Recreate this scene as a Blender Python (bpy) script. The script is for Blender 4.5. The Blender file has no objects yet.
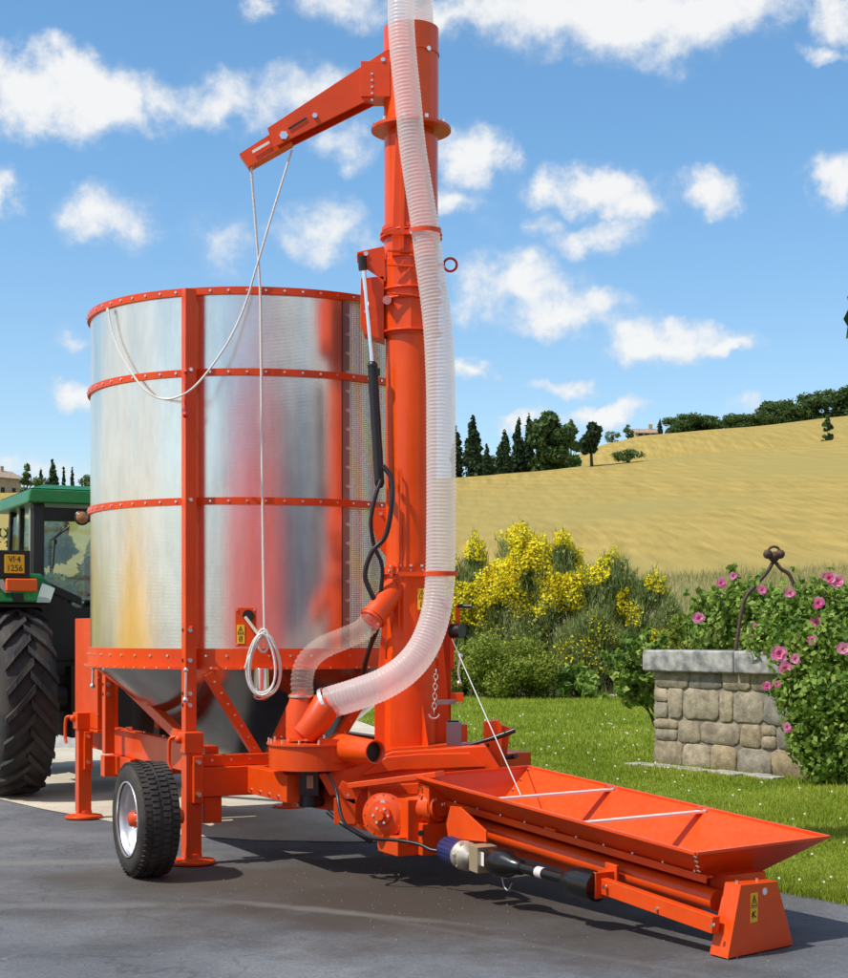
import bpy, math, random
import numpy as np
from mathutils import Vector, Matrix
random.seed(7); rng = np.random.default_rng(11)
scn = bpy.context.scene
COL = scn.collection
V = Vector
FPX, HZ, CH = 1600.0, 630.0, 1.6

def W(px, py, d):            # world point seen at (px,py) of the photograph at distance d
    return V(((px-424)/FPX*d, d, CH+(HZ-py)/FPX*d))
def G(px, py, z=0.0):        # point of height z seen at px,py
    d = (CH-z)*FPX/(py-HZ); return V(((px-424)/FPX*d, d, z))

C0 = V((-1.269, 12.45, 0))
UA = V((0.4466, -0.8947, 0)).normalized()      # rearwards (towards camera right)
NA = V((-UA.y*-1, 0, 0))
NA = V((UA.y, -UA.x, 0))                       # outwards, near left side
ZA = V((0, 0, 1))
def M(u, v, z): return C0 + UA*u + NA*v + ZA*z
def uv_of(p):
    r = V((p.x, p.y, 0)) - C0
    return r.dot(UA), r.dot(NA)

# ------------------------------------------------------------------ materials
def mat(name, color, rough=0.5, metal=0.0, coat=0.0, var=0.0, vscale=6.0, bump=0.0, bscale=60.0, spec=0.5, color2=None, detail=4):
    m = bpy.data.materials.new(name); m.use_nodes = True
    nt = m.node_tree; b = nt.nodes['Principled BSDF']
    b.inputs['Base Color'].default_value = (*color, 1)
    b.inputs['Roughness'].default_value = rough
    b.inputs['Metallic'].default_value = metal
    b.inputs['Coat Weight'].default_value = coat
    b.inputs['Coat Roughness'].default_value = 0.12
    b.inputs['Specular IOR Level'].default_value = spec
    tc = nt.nodes.new('ShaderNodeTexCoord')
    if var > 0 or color2:
        n = nt.nodes.new('ShaderNodeTexNoise'); n.inputs['Scale'].default_value = vscale; n.inputs['Detail'].default_value = detail
        nt.links.new(tc.outputs['Object'], n.inputs['Vector'])
        r = nt.nodes.new('ShaderNodeValToRGB')
        r.color_ramp.elements[0].position = 0.35; r.color_ramp.elements[1].position = 0.65
        c2 = color2 if color2 else tuple(c*(1+var) for c in color)
        c1 = color if color2 else tuple(c*(1-var) for c in color)
        r.color_ramp.elements[0].color = (*c1, 1); r.color_ramp.elements[1].color = (*c2, 1)
        nt.links.new(n.outputs['Fac'], r.inputs['Fac']); nt.links.new(r.outputs['Color'], b.inputs['Base Color'])
    if bump > 0:
        n2 = nt.nodes.new('ShaderNodeTexNoise'); n2.inputs['Scale'].default_value = bscale; n2.inputs['Detail'].default_value = 5
        nt.links.new(tc.outputs['Object'], n2.inputs['Vector'])
        bp = nt.nodes.new('ShaderNodeBump'); bp.inputs['Strength'].default_value = bump; bp.inputs['Distance'].default_value = 0.01
        nt.links.new(n2.outputs['Fac'], bp.inputs['Height']); nt.links.new(bp.outputs['Normal'], b.inputs['Normal'])
    return m

def paint(name, col, rough=0.36):
    m = mat(name, col, rough, coat=0.12, spec=.35)
    nt = m.node_tree; b = nt.nodes['Principled BSDF']
    tc = nt.nodes.new('ShaderNodeTexCoord')
    geo = nt.nodes.new('ShaderNodeNewGeometry')
    n = nt.nodes.new('ShaderNodeTexNoise'); n.inputs['Scale'].default_value = 3.0; n.inputs['Detail'].default_value = 8; n.inputs['Roughness'].default_value = .65
    nt.links.new(geo.outputs['Position'], n.inputs['Vector'])
    r = nt.nodes.new('ShaderNodeValToRGB'); r.color_ramp.elements[0].position = .35; r.color_ramp.elements[1].position = .7
    r.color_ramp.elements[0].color = (*[c*.86 for c in col], 1); r.color_ramp.elements[1].color = (col[0]*1.03, col[1]*1.12, col[2]*1.2, 1)
    nt.links.new(n.outputs['Fac'], r.inputs['Fac'])
    # dust: fine speckle, more near the ground
    n3 = nt.nodes.new('ShaderNodeTexNoise'); n3.inputs['Scale'].default_value = 22; n3.inputs['Detail'].default_value = 10; n3.inputs['Roughness'].default_value = .75
    nt.links.new(geo.outputs['Position'], n3.inputs['Vector'])
    sep = nt.nodes.new('ShaderNodeSeparateXYZ'); nt.links.new(geo.outputs['Position'], sep.inputs[0])
    mr = nt.nodes.new('ShaderNodeMapRange'); mr.inputs[1].default_value = 0; mr.inputs[2].default_value = 1.4; mr.inputs[3].default_value = .10; mr.inputs[4].default_value = .0
    nt.links.new(sep.outputs[2], mr.inputs[0])
    ad = nt.nodes.new('ShaderNodeMath'); ad.operation = 'ADD'; nt.links.new(n3.outputs['Fac'], ad.inputs[0]); nt.links.new(mr.outputs[0], ad.inputs[1])
    r3 = nt.nodes.new('ShaderNodeMapRange'); r3.inputs[1].default_value = .52; r3.inputs[2].default_value = .80; r3.inputs[3].default_value = 0; r3.inputs[4].default_value = .38
    nt.links.new(ad.outputs[0], r3.inputs[0])
    mx = nt.nodes.new('ShaderNodeMix'); mx.data_type = 'RGBA'; nt.links.new(r3.outputs[0], mx.inputs[0])
    nt.links.new(r.outputs['Color'], mx.inputs[6]); mx.inputs[7].default_value = (.36, .13, .045, 1)
    nt.links.new(mx.outputs[2], b.inputs['Base Color'])
    rr = nt.nodes.new('ShaderNodeMapRange'); rr.inputs[3].default_value = rough-.08; rr.inputs[4].default_value = rough+.16
    nt.links.new(n3.outputs['Fac'], rr.inputs[0]); nt.links.new(rr.outputs[0], b.inputs['Roughness'])
    bp = nt.nodes.new('ShaderNodeBump'); bp.inputs['Strength'].default_value = .25; bp.inputs['Distance'].default_value = .006
    n4 = nt.nodes.new('ShaderNodeTexNoise'); n4.inputs['Scale'].default_value = 9; n4.inputs['Detail'].default_value = 3
    nt.links.new(geo.outputs['Position'], n4.inputs['Vector'])
    nt.links.new(n4.outputs['Fac'], bp.inputs['Height']); nt.links.new(bp.outputs['Normal'], b.inputs['Normal'])
    return m

ORANGE = paint('orange_paint', (.78, .064, .001))
ORANGE2 = paint('orange_paint_glossy', (.82, .075, .001), .26)
RED = paint('red_machine_paint', (.62, .03, .015), .4)
GREEN = paint('green_paint', (.008, .15, .03), .38)
BOLT = mat('zinc_bolt', (.8, .8, .78), .3, 1.0)
CHROME = mat('chrome', (.85, .85, .86), .12, 1.0)
BLACK = mat('black_plastic', (.012, .012, .014), .35, bump=.1)
RUBBER = mat('tyre_rubber', (.014, .013, .013), .8, bump=.5, bscale=90, color2=(.05, .042, .034), vscale=7, detail=8)
BIGRUB = mat('muddy_tyre_rubber', (.010, .010, .012), .7, bump=.5, bscale=70, color2=(.04, .03, .024), vscale=5, detail=9)
RIMM = mat('rim_silver', (.62, .63, .65), .35, .8)
GREY = mat('grey_metal', (.28, .28, .3), .4, .7)
BLUE = mat('blue_motor_paint', (.012, .025, .11), .35, coat=.3)
ROPE = mat('white_rope', (.72, .72, .68), .8, bump=.6, bscale=150)
YELLOW = mat('yellow_decal', (.85, .47, .01), .45)
WHITE = mat('white_paint', (.75, .75, .73), .5)
DARKINK = mat('black_ink', (.01, .01, .01), .6)
CREAM = mat('cream_paint', (.55, .6, .4), .4)
LAMP = mat('orange_lens', (.85, .12, .008), .35)
DARKG = mat('dark_chassis', (.012, .014, .013), .55)

def steel(name, base, r0, r1, wob, perf=False):
    m = bpy.data.materials.new(name); m.use_nodes = True; nt = m.node_tree; b = nt.nodes['Principled BSDF']
    b.inputs['Metallic'].default_value = 1; b.inputs['Base Color'].default_value = (*base, 1)
    geo = nt.nodes.new('ShaderNodeNewGeometry')
    mp = nt.nodes.new('ShaderNodeMapping'); mp.inputs['Scale'].default_value = (6, 6, .5); nt.links.new(geo.outputs['Position'], mp.inputs[0])
    n = nt.nodes.new('ShaderNodeTexNoise'); n.inputs['Scale'].default_value = 2; n.inputs['Detail'].default_value = 6; nt.links.new(mp.outputs[0], n.inputs['Vector'])
    mr = nt.nodes.new('ShaderNodeMapRange'); mr.inputs[3].default_value = r0; mr.inputs[4].default_value = r1
    nt.links.new(n.outputs['Fac'], mr.inputs[0]); nt.links.new(mr.outputs[0], b.inputs['Roughness'])
    nc = nt.nodes.new('ShaderNodeTexNoise'); nc.inputs['Scale'].default_value = 5; nc.inputs['Detail'].default_value = 9; nc.inputs['Roughness'].default_value = .7
    mp2 = nt.nodes.new('ShaderNodeMapping'); mp2.inputs['Scale'].default_value = (1, 1, .25); nt.links.new(geo.outputs['Position'], mp2.inputs[0]); nt.links.new(mp2.outputs[0], nc.inputs['Vector'])
    rp = nt.nodes.new('ShaderNodeValToRGB'); rp.color_ramp.elements[0].position = .3; rp.color_ramp.elements[1].position = .62
    rp.color_ramp.elements[0].color = (*[c*.8 for c in base], 1); rp.color_ramp.elements[1].color = (*base, 1)
    nt.links.new(nc.outputs['Fac'], rp.inputs['Fac']); nt.links.new(rp.outputs['Color'], b.inputs['Base Color'])
    n2 = nt.nodes.new('ShaderNodeTexNoise'); n2.inputs['Scale'].default_value = 1.6; n2.inputs['Detail'].default_value = 2
    nt.links.new(geo.outputs['Position'], n2.inputs['Vector'])
    bp = nt.nodes.new('ShaderNodeBump'); bp.inputs['Strength'].default_value = wob; bp.inputs['Distance'].default_value = .05
    nt.links.new(n2.outputs['Fac'], bp.inputs['Height'])
    last = bp
    if perf:
        vo = nt.nodes.new('ShaderNodeTexVoronoi'); vo.inputs['Scale'].default_value = 75; vo.inputs['Randomness'].default_value = .12
        nt.links.new(geo.outputs['Position'], vo.inputs['Vector'])
        b2 = nt.nodes.new('ShaderNodeBump'); b2.inputs['Strength'].default_value = .7; b2.inputs['Distance'].default_value = .01
        nt.links.new(vo.outputs['Distance'], b2.inputs['Height']); nt.links.new(bp.outputs['Normal'], b2.inputs['Normal'])
        last = b2
    else:
        vo = nt.nodes.new('ShaderNodeTexVoronoi'); vo.inputs['Scale'].default_value = 110; vo.inputs['Randomness'].default_value = .1
        nt.links.new(geo.outputs['Position'], vo.inputs['Vector'])
        b2 = nt.nodes.new('ShaderNodeBump'); b2.inputs['Strength'].default_value = .05; b2.inputs['Distance'].default_value = .01
        nt.links.new(vo.outputs['Distance'], b2.inputs['Height']); nt.links.new(bp.outputs['Normal'], b2.inputs['Normal'])
        last = b2
    nt.links.new(last.outputs['Normal'], b.inputs['Normal'])
    return m
STEEL = steel('tank_sheet_steel', (.93, .87, .76), .17, .31, .12)
PERF = steel('perforated_steel', (.78, .66, .60), .14, .28, .25, True)
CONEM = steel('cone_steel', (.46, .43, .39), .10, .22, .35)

def hosemat(name, fac, col):
    m = bpy.data.materials.new(name); m.use_nodes = True; nt = m.node_tree; b = nt.nodes['Principled BSDF']
    b.inputs['Base Color'].default_value = (*col, 1); b.inputs['Roughness'].default_value = .25
    b.inputs['Coat Weight'].default_value = .3
    tl = nt.nodes.new('ShaderNodeBsdfTranslucent'); tl.inputs[0].default_value = (*col, 1)
    mx0 = nt.nodes.new('ShaderNodeMixShader'); mx0.inputs[0].default_value = .5
    tr = nt.nodes.new('ShaderNodeBsdfTransparent'); tr.inputs[0].default_value = (1, .98, .965, 1)
    mx = nt.nodes.new('ShaderNodeMixShader'); mx.inputs[0].default_value = fac
    out = nt.nodes['Material Output']
    nt.links.new(b.outputs[0], mx0.inputs[1]); nt.links.new(tl.outputs[0], mx0.inputs[2])
    nt.links.new(tr.outputs[0], mx.inputs[1]); nt.links.new(mx0.outputs[0], mx.inputs[2]); nt.links.new(mx.outputs[0], out.inputs[0])
    return m
HOSE = hosemat('clear_ribbed_hose', .52, (.97, .96, .955))
HOSE2 = hosemat('clear_ribbed_small_hose', .17, (.92, .84, .76))

def glassmat():
    m = bpy.data.materials.new('cab_glass'); m.use_nodes = True; nt = m.node_tree
    g = nt.nodes.new('ShaderNodeBsdfGlossy'); g.inputs['Roughness'].default_value = .03; g.inputs['Color'].default_value = (.9, 1, .95, 1)
    tr = nt.nodes.new('ShaderNodeBsdfTransparent'); tr.inputs[0].default_value = (.93, .98, .95, 1)
    mx = nt.nodes.new('ShaderNodeMixShader'); mx.inputs[0].default_value = .13
    nt.links.new(tr.outputs[0], mx.inputs[1]); nt.links.new(g.outputs[0], mx.inputs[2]); nt.links.new(mx.outputs[0], nt.nodes['Material Output'].inputs[0])
    return m
GLASS = glassmat()

# ------------------------------------------------------------------ mesh builder
def perp(d):
    d = d.normalized()
    a = V((0, 0, 1)) if abs(d.z) < .9 else V((1, 0, 0))
    x = a.cross(d).normalized(); y = d.cross(x).normalized()
    return x, y
class MB:
    def __init__(s): s.v = []; s.f = []; s.m = []; s.sm = []
    def add(s, vs, fs, m=0, sm=False):
        o = len(s.v); s.v += [tuple(p) for p in vs]
        for f in fs: s.f.append(tuple(i+o for i in f)); s.m.append(m); s.sm.append(sm)
        return s
    def box(s, c, sx, sy, sz, ax=None, m=0):       # full sizes along axes
        ax = ax or (UA, NA, ZA); c = V(c)
        vs = [c+ax[0]*(sx/2*i)+ax[1]*(sy/2*j)+ax[2]*(sz/2*k) for i in (-1, 1) for j in (-1, 1) for k in (-1, 1)]
        return s.add(vs, [(0, 1, 3, 2), (4, 6, 7, 5), (0, 4, 5, 1), (2, 3, 7, 6), (0, 2, 6, 4), (1, 5, 7, 3)], m)
    def ubox(s, u0, u1, v0, v1, z0, z1, m=0):
        return s.box(M((u0+u1)/2, (v0+v1)/2, (z0+z1)/2), abs(u1-u0), abs(v1-v0), abs(z1-z0), None, m)
    def beam(s, a, b, w, h, up=ZA, m=0):
        a = V(a); b = V(b); d = (b-a); L = d.length; d.normalize()
        x = d.cross(up).normalized(); y = x.cross(d).normalized()
        return s.box((a+b)/2, L, w, h, (d, x, y), m)
    def angle(s, a, b, w=.06, t=.008, up=ZA, m=0):       # L section
        a = V(a); b = V(b); d = (b-a).normalized(); x = d.cross(up).normalized(); y = x.cross(d).normalized()
        s.beam(a, b, w, t, up, m); s.beam(a+x*(w/2-t/2)-y*(w/2+t/2), b+x*(w/2-t/2)-y*(w/2+t/2), t, w, up, m); return s
    def tube(s, pts, r, n=12, m=0, cap=True, closed=False):
        pts = [V(p) for p in pts]; N = len(pts); rs = r if hasattr(r, '__len__') else [r]*N
        vs = []; fr = None
        for i, p in enumerate(pts):
            if closed: t = pts[(i+1) % N]-pts[i-1]
            else: t = pts[min(i+1, N-1)]-pts[max(i-1, 0)]
            t.normalize()
            if fr is None: x, y = perp(t)
            else:
                x = fr-t*fr.dot(t)
                x = x.normalized() if x.length > 1e-6 else perp(t)[0]
                y = t.cross(x)
            fr = x
            for k in range(n):
                a = 2*math.pi*k/n; vs.append(p+(x*math.cos(a)+y*math.sin(a))*rs[i])
        fs = []
        for i in range(N if closed else N-1):
            j = (i+1) % N
            for k in range(n): fs.append((i*n+k, i*n+(k+1) % n, j*n+(k+1) % n, j*n+k))
        s.add(vs, fs, m, True)
        if cap and not closed:
            s.add(vs[:n], [tuple(range(n))[::-1]], m); s.add(vs[-n:], [tuple(range(n))], m)
        return s
    def cyl(s, a, b, r, n=24, m=0, r2=None, cap=True): return s.tube([a, b], [r, r if r2 is None else r2], n, m, cap)
    def lathe(s, prof, o, ax=ZA, n=48, m=0, sm=True, a0=0, a1=2*math.pi, ref=None):
        o = V(o); ax = V(ax).normalized()
        if ref is None: x, y = perp(ax)
        else: x = ref; y = ax.cross(x)
        full = abs(a1-a0-2*math.pi) < 1e-6; nn = n if full else n+1
        vs = [o+ax*h+(x*math.cos(a0+(a1-a0)*k/n)+y*math.sin(a0+(a1-a0)*k/n))*r for (r, h) in prof for k in range(nn)]
        fs = []
        for i in range(len(prof)-1):
            for k in range(n):
                k2 = (k+1) % nn
                fs.append((i*nn+k, i*nn+k2, (i+1)*nn+k2, (i+1)*nn+k))
        return s.add(vs, fs, m, sm)
    def prism(s, pts, ext, m=0):
        pts = [V(p) for p in pts]; e = V(ext); n = len(pts)
        vs = pts+[p+e for p in pts]
        fs = [tuple(range(n))[::-1], tuple(range(n, 2*n))]+[(i, (i+1) % n, (i+1) % n+n, i+n) for i in range(n)]
        return s.add(vs, fs, m)
    def hexa(s, b4, t4, m=0):
        vs = [V(p) for p in b4]+[V(p) for p in t4]
        return s.add(vs, [(3, 2, 1, 0), (4, 5, 6, 7), (0, 1, 5, 4), (1, 2, 6, 5), (2, 3, 7, 6), (3, 0, 4, 7)], m)
    def bolt(s, p, nrm, r=.012, h=.012, m=1):
        nrm = V(nrm).normalized(); return s.tube([V(p)-nrm*.004, V(p)+nrm*h], r, 6, m)
    def ball(s, c, r, m=0, n=10):
        prof = [(r*math.sin(math.pi*i/n), -r*math.cos(math.pi*i/n)) for i in range(n+1)]
        return s.lathe(prof, c, ZA, n*2, m)
    def build(s, name, mats, parent=None, bevel=0.0):
        if not isinstance(mats, (list, tuple)): mats = [mats]
        return mkmesh(name, np.array(s.v, dtype=np.float64), s.f, mats, parent, s.m, s.sm, bevel)

WL = {}
def place(o, c, parent):
    if parent is not None:
        o.parent = parent; p = WL[parent.name]
        o.matrix_parent_inverse = Matrix.Identity(4)
        o.location = V(c)-p
    else: o.location = c
    COL.objects.link(o); WL[o.name] = V(c)
def mkmesh(name, v, f, mats, parent=None, mi=None, sm=None, bevel=0.0, base=False):
    lo = v.min(0); hi = v.max(0); c = (lo+hi)/2
    if parent is None: c = np.array([c[0], c[1], lo[2]])
    me = bpy.data.meshes.new(name); me.from_pydata((v-c).tolist(), [], f)
    for m in mats: me.materials.append(m)
    if mi is not None: me.polygons.foreach_set('material_index', mi)
    if sm is not None: me.polygons.foreach_set('use_smooth', sm)
    me.update()
    o = bpy.data.objects.new(name, me); place(o, V(c.tolist()), parent)
    if bevel > 0:
        b = o.modifiers.new('bevel', 'BEVEL'); b.width = bevel; b.segments = 2; b.limit_method = 'ANGLE'; b.angle_limit = math.radians(50); b.harden_normals = True
    return o
def empty(name, loc, label, cat, group=None):
    o = bpy.data.objects.new(name, None); o.empty_display_size = .2
    place(o, V(loc), None); tag(o, label, cat, group); return o
def tag(o, label=None, cat=None, group=None, kind=None):
    if label: o['label'] = label
    if cat: o['category'] = cat
    if group: o['group'] = group
    if kind: o['kind'] = kind
    return o
def smooth_path(pts, n=8):
    pts = [V(p) for p in pts]; P = [pts[0]*2-pts[1]]+pts+[pts[-1]*2-pts[-2]]; out = []
    for i in range(1, len(P)-2):
        for k in range(n):
            t = k/n; a, b, c, d = P[i-1:i+3]
            out.append(.5*((2*b)+(-a+c)*t+(2*a-5*b+4*c-d)*t*t+(-a+3*b-3*c+d)*t**3))
    out.append(P[-2]); return out
def resample(pts, step):
    out = [pts[0]]; acc = 0
    for a, b in zip(pts, pts[1:]):
        L = (b-a).length; t = step-acc
        while t <= L: out.append(a+(b-a)*(t/L)); t += step
        acc = (acc+L) % step if L+acc >= step else acc+L
    return out
def text_mesh(name, body, size, origin, xdir, ydir, m, parent, sx=1.0, depth=.0015):
    cu = bpy.data.curves.new(name+'_text', 'FONT'); cu.body = body; cu.size = size; cu.extrude = depth; cu.align_x = 'CENTER'; cu.align_y = 'CENTER'
    to = bpy.data.objects.new('tmp', cu); COL.objects.link(to)
    dg = bpy.context.evaluated_depsgraph_get(); me = bpy.data.meshes.new_from_object(to.evaluated_get(dg))
    v = np.array([x.co[:] for x in me.vertices]); f = [tuple(p.vertices) for p in me.polygons]
    COL.objects.unlink(to); bpy.data.objects.remove(to); bpy.data.curves.remove(cu); bpy.data.meshes.remove(me)
    X = V(xdir).normalized(); Y = V(ydir).normalized(); Z = X.cross(Y)
    R = np.array([X[:], Y[:], Z[:]]); v[:, 0] *= sx
    return mkmesh(name, v@R+np.array(origin[:]), f, [m], parent)

# ------------------------------------------------------------------ THE DRYER
dryer = empty('grain_dryer', C0, 'large orange mobile grain dryer with shiny metal drum, tall tower and low intake trough', 'grain dryer')
R = 1.30
def tank_pt(px, r, z):      # near-side point on the circle of radius r seen at px
    k = (px-424)/FPX
    best = None
    for i in range(2000):
        a = -math.pi*i/2000
        p = C0+V((math.cos(a)*r, math.sin(a)*r, 0))
        e = abs(p.x/p.y-k)
        if (best is None or e < best[0]) and (p-C0).dot(-C0) > 0: best = (e, a, p)
    return best[1], V((best[2].x, best[2].y, z))

z0, z1 = 1.44, 3.985
aL = tank_pt(346, R, 0)[0]; aR = aL+math.radians(42)
mb = MB()
for pr_, sm_ in (([(R, z0), (R, z1)], True), ([(R, z1), (R-.006, z1)], False), ([(R-.006, z1), (R-.006, z0)], True)): mb.lathe(pr_, C0, ZA, 150, 0, sm_, aR, aL+2*math.pi, V((1, 0, 0)))
# overlapping sheet seam strips
for ppx in ():
    a = tank_pt(ppx, R, 0)[0]
    mb.lathe([(R+.001, z0), (R+.003, z0), (R+.003, z1-.02), (R+.001, z1-.02)], C0, ZA, 3, 0, False, a-.012, a+.012, V((1, 0, 0)))
tank = mb.build('tank_wall', [STEEL, BOLT], dryer)
mb = MB()
for pr_, sm_ in (([(R, z0), (R, z1)], True), ([(R, z1), (R-.006, z1)], False), ([(R-.006, z1), (R-.006, z0)], True)): mb.lathe(pr_, C0, ZA, 20, 0, sm_, aL, aR, V((1, 0, 0)))
for da in (.0,):
    for k in range(18):
        z = z0+.1+k*.135; p = C0+V((math.cos(aL+.012)*R, math.sin(aL+.012)*R, z)); mb.bolt(p, (p-C0).xy.to_3d(), .014, .008)
mb.build('perforated_panel', [PERF, BOLT], dryer)
mb = MB(); mb.lathe([(R+.002, z0+.02), (R+.006, z0+.02), (R+.006, z1-.05), (R+.002, z1-.05)], C0, ZA, 4, 0, False, aL-.024, aL+.02, V((1, 0, 0)))
for k in range(18):
    z = z0+.1+k*.135; p = C0+V((math.cos(aL)*(R+.006), math.sin(aL)*(R+.006), z)); mb.bolt(p, V((math.cos(aL), math.sin(aL), 0)), .011, .009)
mb.build('seam_strip', [mat('dark_seam', (.36, .28, .28), .35, .85), BOLT], dryer)

def ring(zb, zt, t, bolts, name='tank_ring', rows=(.5,), out=0):
    mb = MB(); prof = [(R, zb), (R+t, zb), (R+t, zt), (R, zt), (R, zb)]
    mb.lathe(prof, C0, ZA, 128, 0, False)
    for rr in rows:
        for k in range(bolts):
            a = 2*math.pi*(k+.3)/bolts; d = V((math.cos(a), math.sin(a), 0))
            mb.bolt(C0+d*(R+t)+ZA*(zb+(zt-zb)*rr), d, .0085, .007)
    return mb
ring(z1-.045, z1+.005, .022, 64).build('tank_ring', [ORANGE, BOLT], dryer)
ring(3.375, 3.422, .02, 64).build('tank_ring', [ORANGE, BOLT], dryer)
ring(2.475, 2.525, .02, 64).build('tank_ring', [ORANGE, BOLT], dryer)
mb = ring(1.345, 1.47, .02, 56, rows=(.6,))
mb.lathe([(R+.02, 1.345), (R+.045, 1.345), (R+.045, 1.325), (R-.02, 1.325)], C0, ZA, 128, 0, False)
for k in range(80):
    a = 2*math.pi*k/80; d = V((math.cos(a), math.sin(a), 0)); mb.bolt(C0+d*(R+.042)+ZA*1.335, d, .0065, .007)
mb.build('bottom_band', [ORANGE, BOLT], dryer)
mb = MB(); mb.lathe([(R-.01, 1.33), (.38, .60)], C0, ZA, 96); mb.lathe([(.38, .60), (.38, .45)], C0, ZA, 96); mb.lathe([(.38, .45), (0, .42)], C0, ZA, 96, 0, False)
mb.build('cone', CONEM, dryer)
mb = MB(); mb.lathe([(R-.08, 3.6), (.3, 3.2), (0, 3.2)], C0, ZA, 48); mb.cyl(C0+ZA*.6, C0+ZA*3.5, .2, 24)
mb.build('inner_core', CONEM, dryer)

# posts
for (u, v) in ((1.036, .879), (-1.036, .879), (1.036, -.879), (-1.036, -.879)):
    mb = MB(); s_ = 1 if v > 0 else -1
    mb.ubox(u-.045, u+.045, v+.004*s_, v+.084*s_, .60, 3.965)
    if v > 0:
        for z in (1.6, 1.39, 1.16, 1.08): mb.bolt(M(u+.045, v+.055, z), UA, .016, .02); mb.bolt(M(u-.01, v+.084, z), NA, .014, .006, 2)
        for z in (3.4, 2.5): mb.bolt(M(u+.045, v+.05, z), UA, .014, .02); mb.bolt(M(u-.045, v+.05, z), -UA, .014, .02)
        mb.beam(M(u-.1, v+.05, 1.62), M(u+.1, v+.05, 1.62), .015, .015, ZA)
    mb.build('post', [ORANGE, BOLT, BLACK], dryer, .004)
# trusses under the drum
mb = MB()
mb.angle(M(-1.0, .9, 1.31), M(.98, .86, .80), .07)
mb.build('brace', [ORANGE, BOLT], dryer, .002)
for a, b in (((1.10, .80, 1.30), (1.10, .42, .70)), ((1.10, .05, 1.28), (1.10, .34, .70)), ((1.12, -.5, 1.3), (1.12, -.12, .72)), ((-1.08, .7, 1.28), (-1.08, .1, .72)), ((-.1, -.9, 1.3), (-.9, -.86, .7))):
    mb = MB(); mb.angle(M(*a), M(*b), .065, .007, UA)
    d = M(*b)-M(*a)
    for k in range(7): mb.bolt(M(*a)+d*(.1+.13*k)+UA*.006, UA, .009, .008)
    mb.build('brace', [ORANGE, BOLT], dryer, .002)

# chassis
mb = MB(); mb.ubox(-2.25, 1.02, -.80, -.70, .575, .785); mb.build('chassis_rail', ORANGE, dryer, .005)
mb = MB()
mb.ubox(-2.25, 1.02, .70, .80, .575, .785)
mb.ubox(-1.9, 1.0, .802, .84, .785, .795)
for k in range(6): mb.bolt(M(-1.6+.5*k, .75, .787), ZA, .014, .012)
mb.build('chassis_rail', [ORANGE, BOLT], dryer, .005)
mb = MB(); mb.ubox(1.12, 1.22, -.95, .90, .455, .655); mb.ubox(1.06, 1.16, -.9, .86, .658, .735)
for k in range(12): mb.bolt(M(1.162, .8-.14*k, .70), UA, .010, .008)
mb.ubox(1.10, 1.20, .74, .87, .27, .453)
mb.build('rear_cross_beam', [ORANGE, BOLT], dryer, .005)
mb = MB(); mb.ubox(-1.25, -1.13, -.95, .93, .40, .573); mb.ubox(-1.3, -.7, .66, .84, .42, .573)
mb.build('front_cross_beam', ORANGE, dryer, .005)
mb = MB(); mb.ubox(1.222, 2.0, -1.0, -.9, .47, .655); mb.build('tail_rail', ORANGE, dryer, .005)
mb = MB(); mb.ubox(1.222, 1.95, .46, .56, .47, .655)
for k in range(4): mb.bolt(M(1.3+.17*k, .56, .50), NA, .012, .01)
mb.build('tail_rail', [ORANGE, BOLT], dryer, .005)
# drawbar towards tractor
mb = MB(); mb.beam(M(-2.2, .7, .62), M(-3.3, .05, .6), .1, .12); mb.beam(M(-2.2, -.7, .62), M(-3.3, -.05, .6), .1, .12); mb.ubox(-3.5, -3.2, -.08, .08, .55, .66)
mb.build('drawbar', ORANGE, dryer, .005)

# jacks
def jack(u, v, crank=True):
    mb = MB(); m2 = None
    mb.ubox(u-.058, u+.058, v-.05, v+.06, .055, .80)
    mb.ubox(u-.072, u+.072, v-.06, v+.075, .76, .90)
    mb.lathe([(.0, .0), (.155, .0), (.16, .012), (.155, .026), (.07, .036), (.065, .07), (.0, .07)], M(u, v, 0), ZA, 40)
    mb.ubox(u+.062, u+.10, v-.05, v+.02, .42, .74)
    for z in (.48, .70): mb.bolt(M(u+.1, v-.01, z), UA, .016, .03)
    j = mb.build('support_jack', [ORANGE, BOLT], dryer, .004)
    mb = MB(); p = smooth_path([M(u-.03, v+.085, .86), M(u-.04, v+.115, .865), M(u-.06, v+.14, .84), M(u-.06, v+.145, .70), M(u-.04, v+.14, .64)], 6)
    mb.tube(p, .013, 10); mb.ball(M(u-.03, v+.085, .85), .03)
    mb.build('crank_handle', ORANGE, j)
jack(1.17, .945); jack(-1.772, .933); jack(1.17, -1.1); jack(-1.772, -.95)

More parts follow.
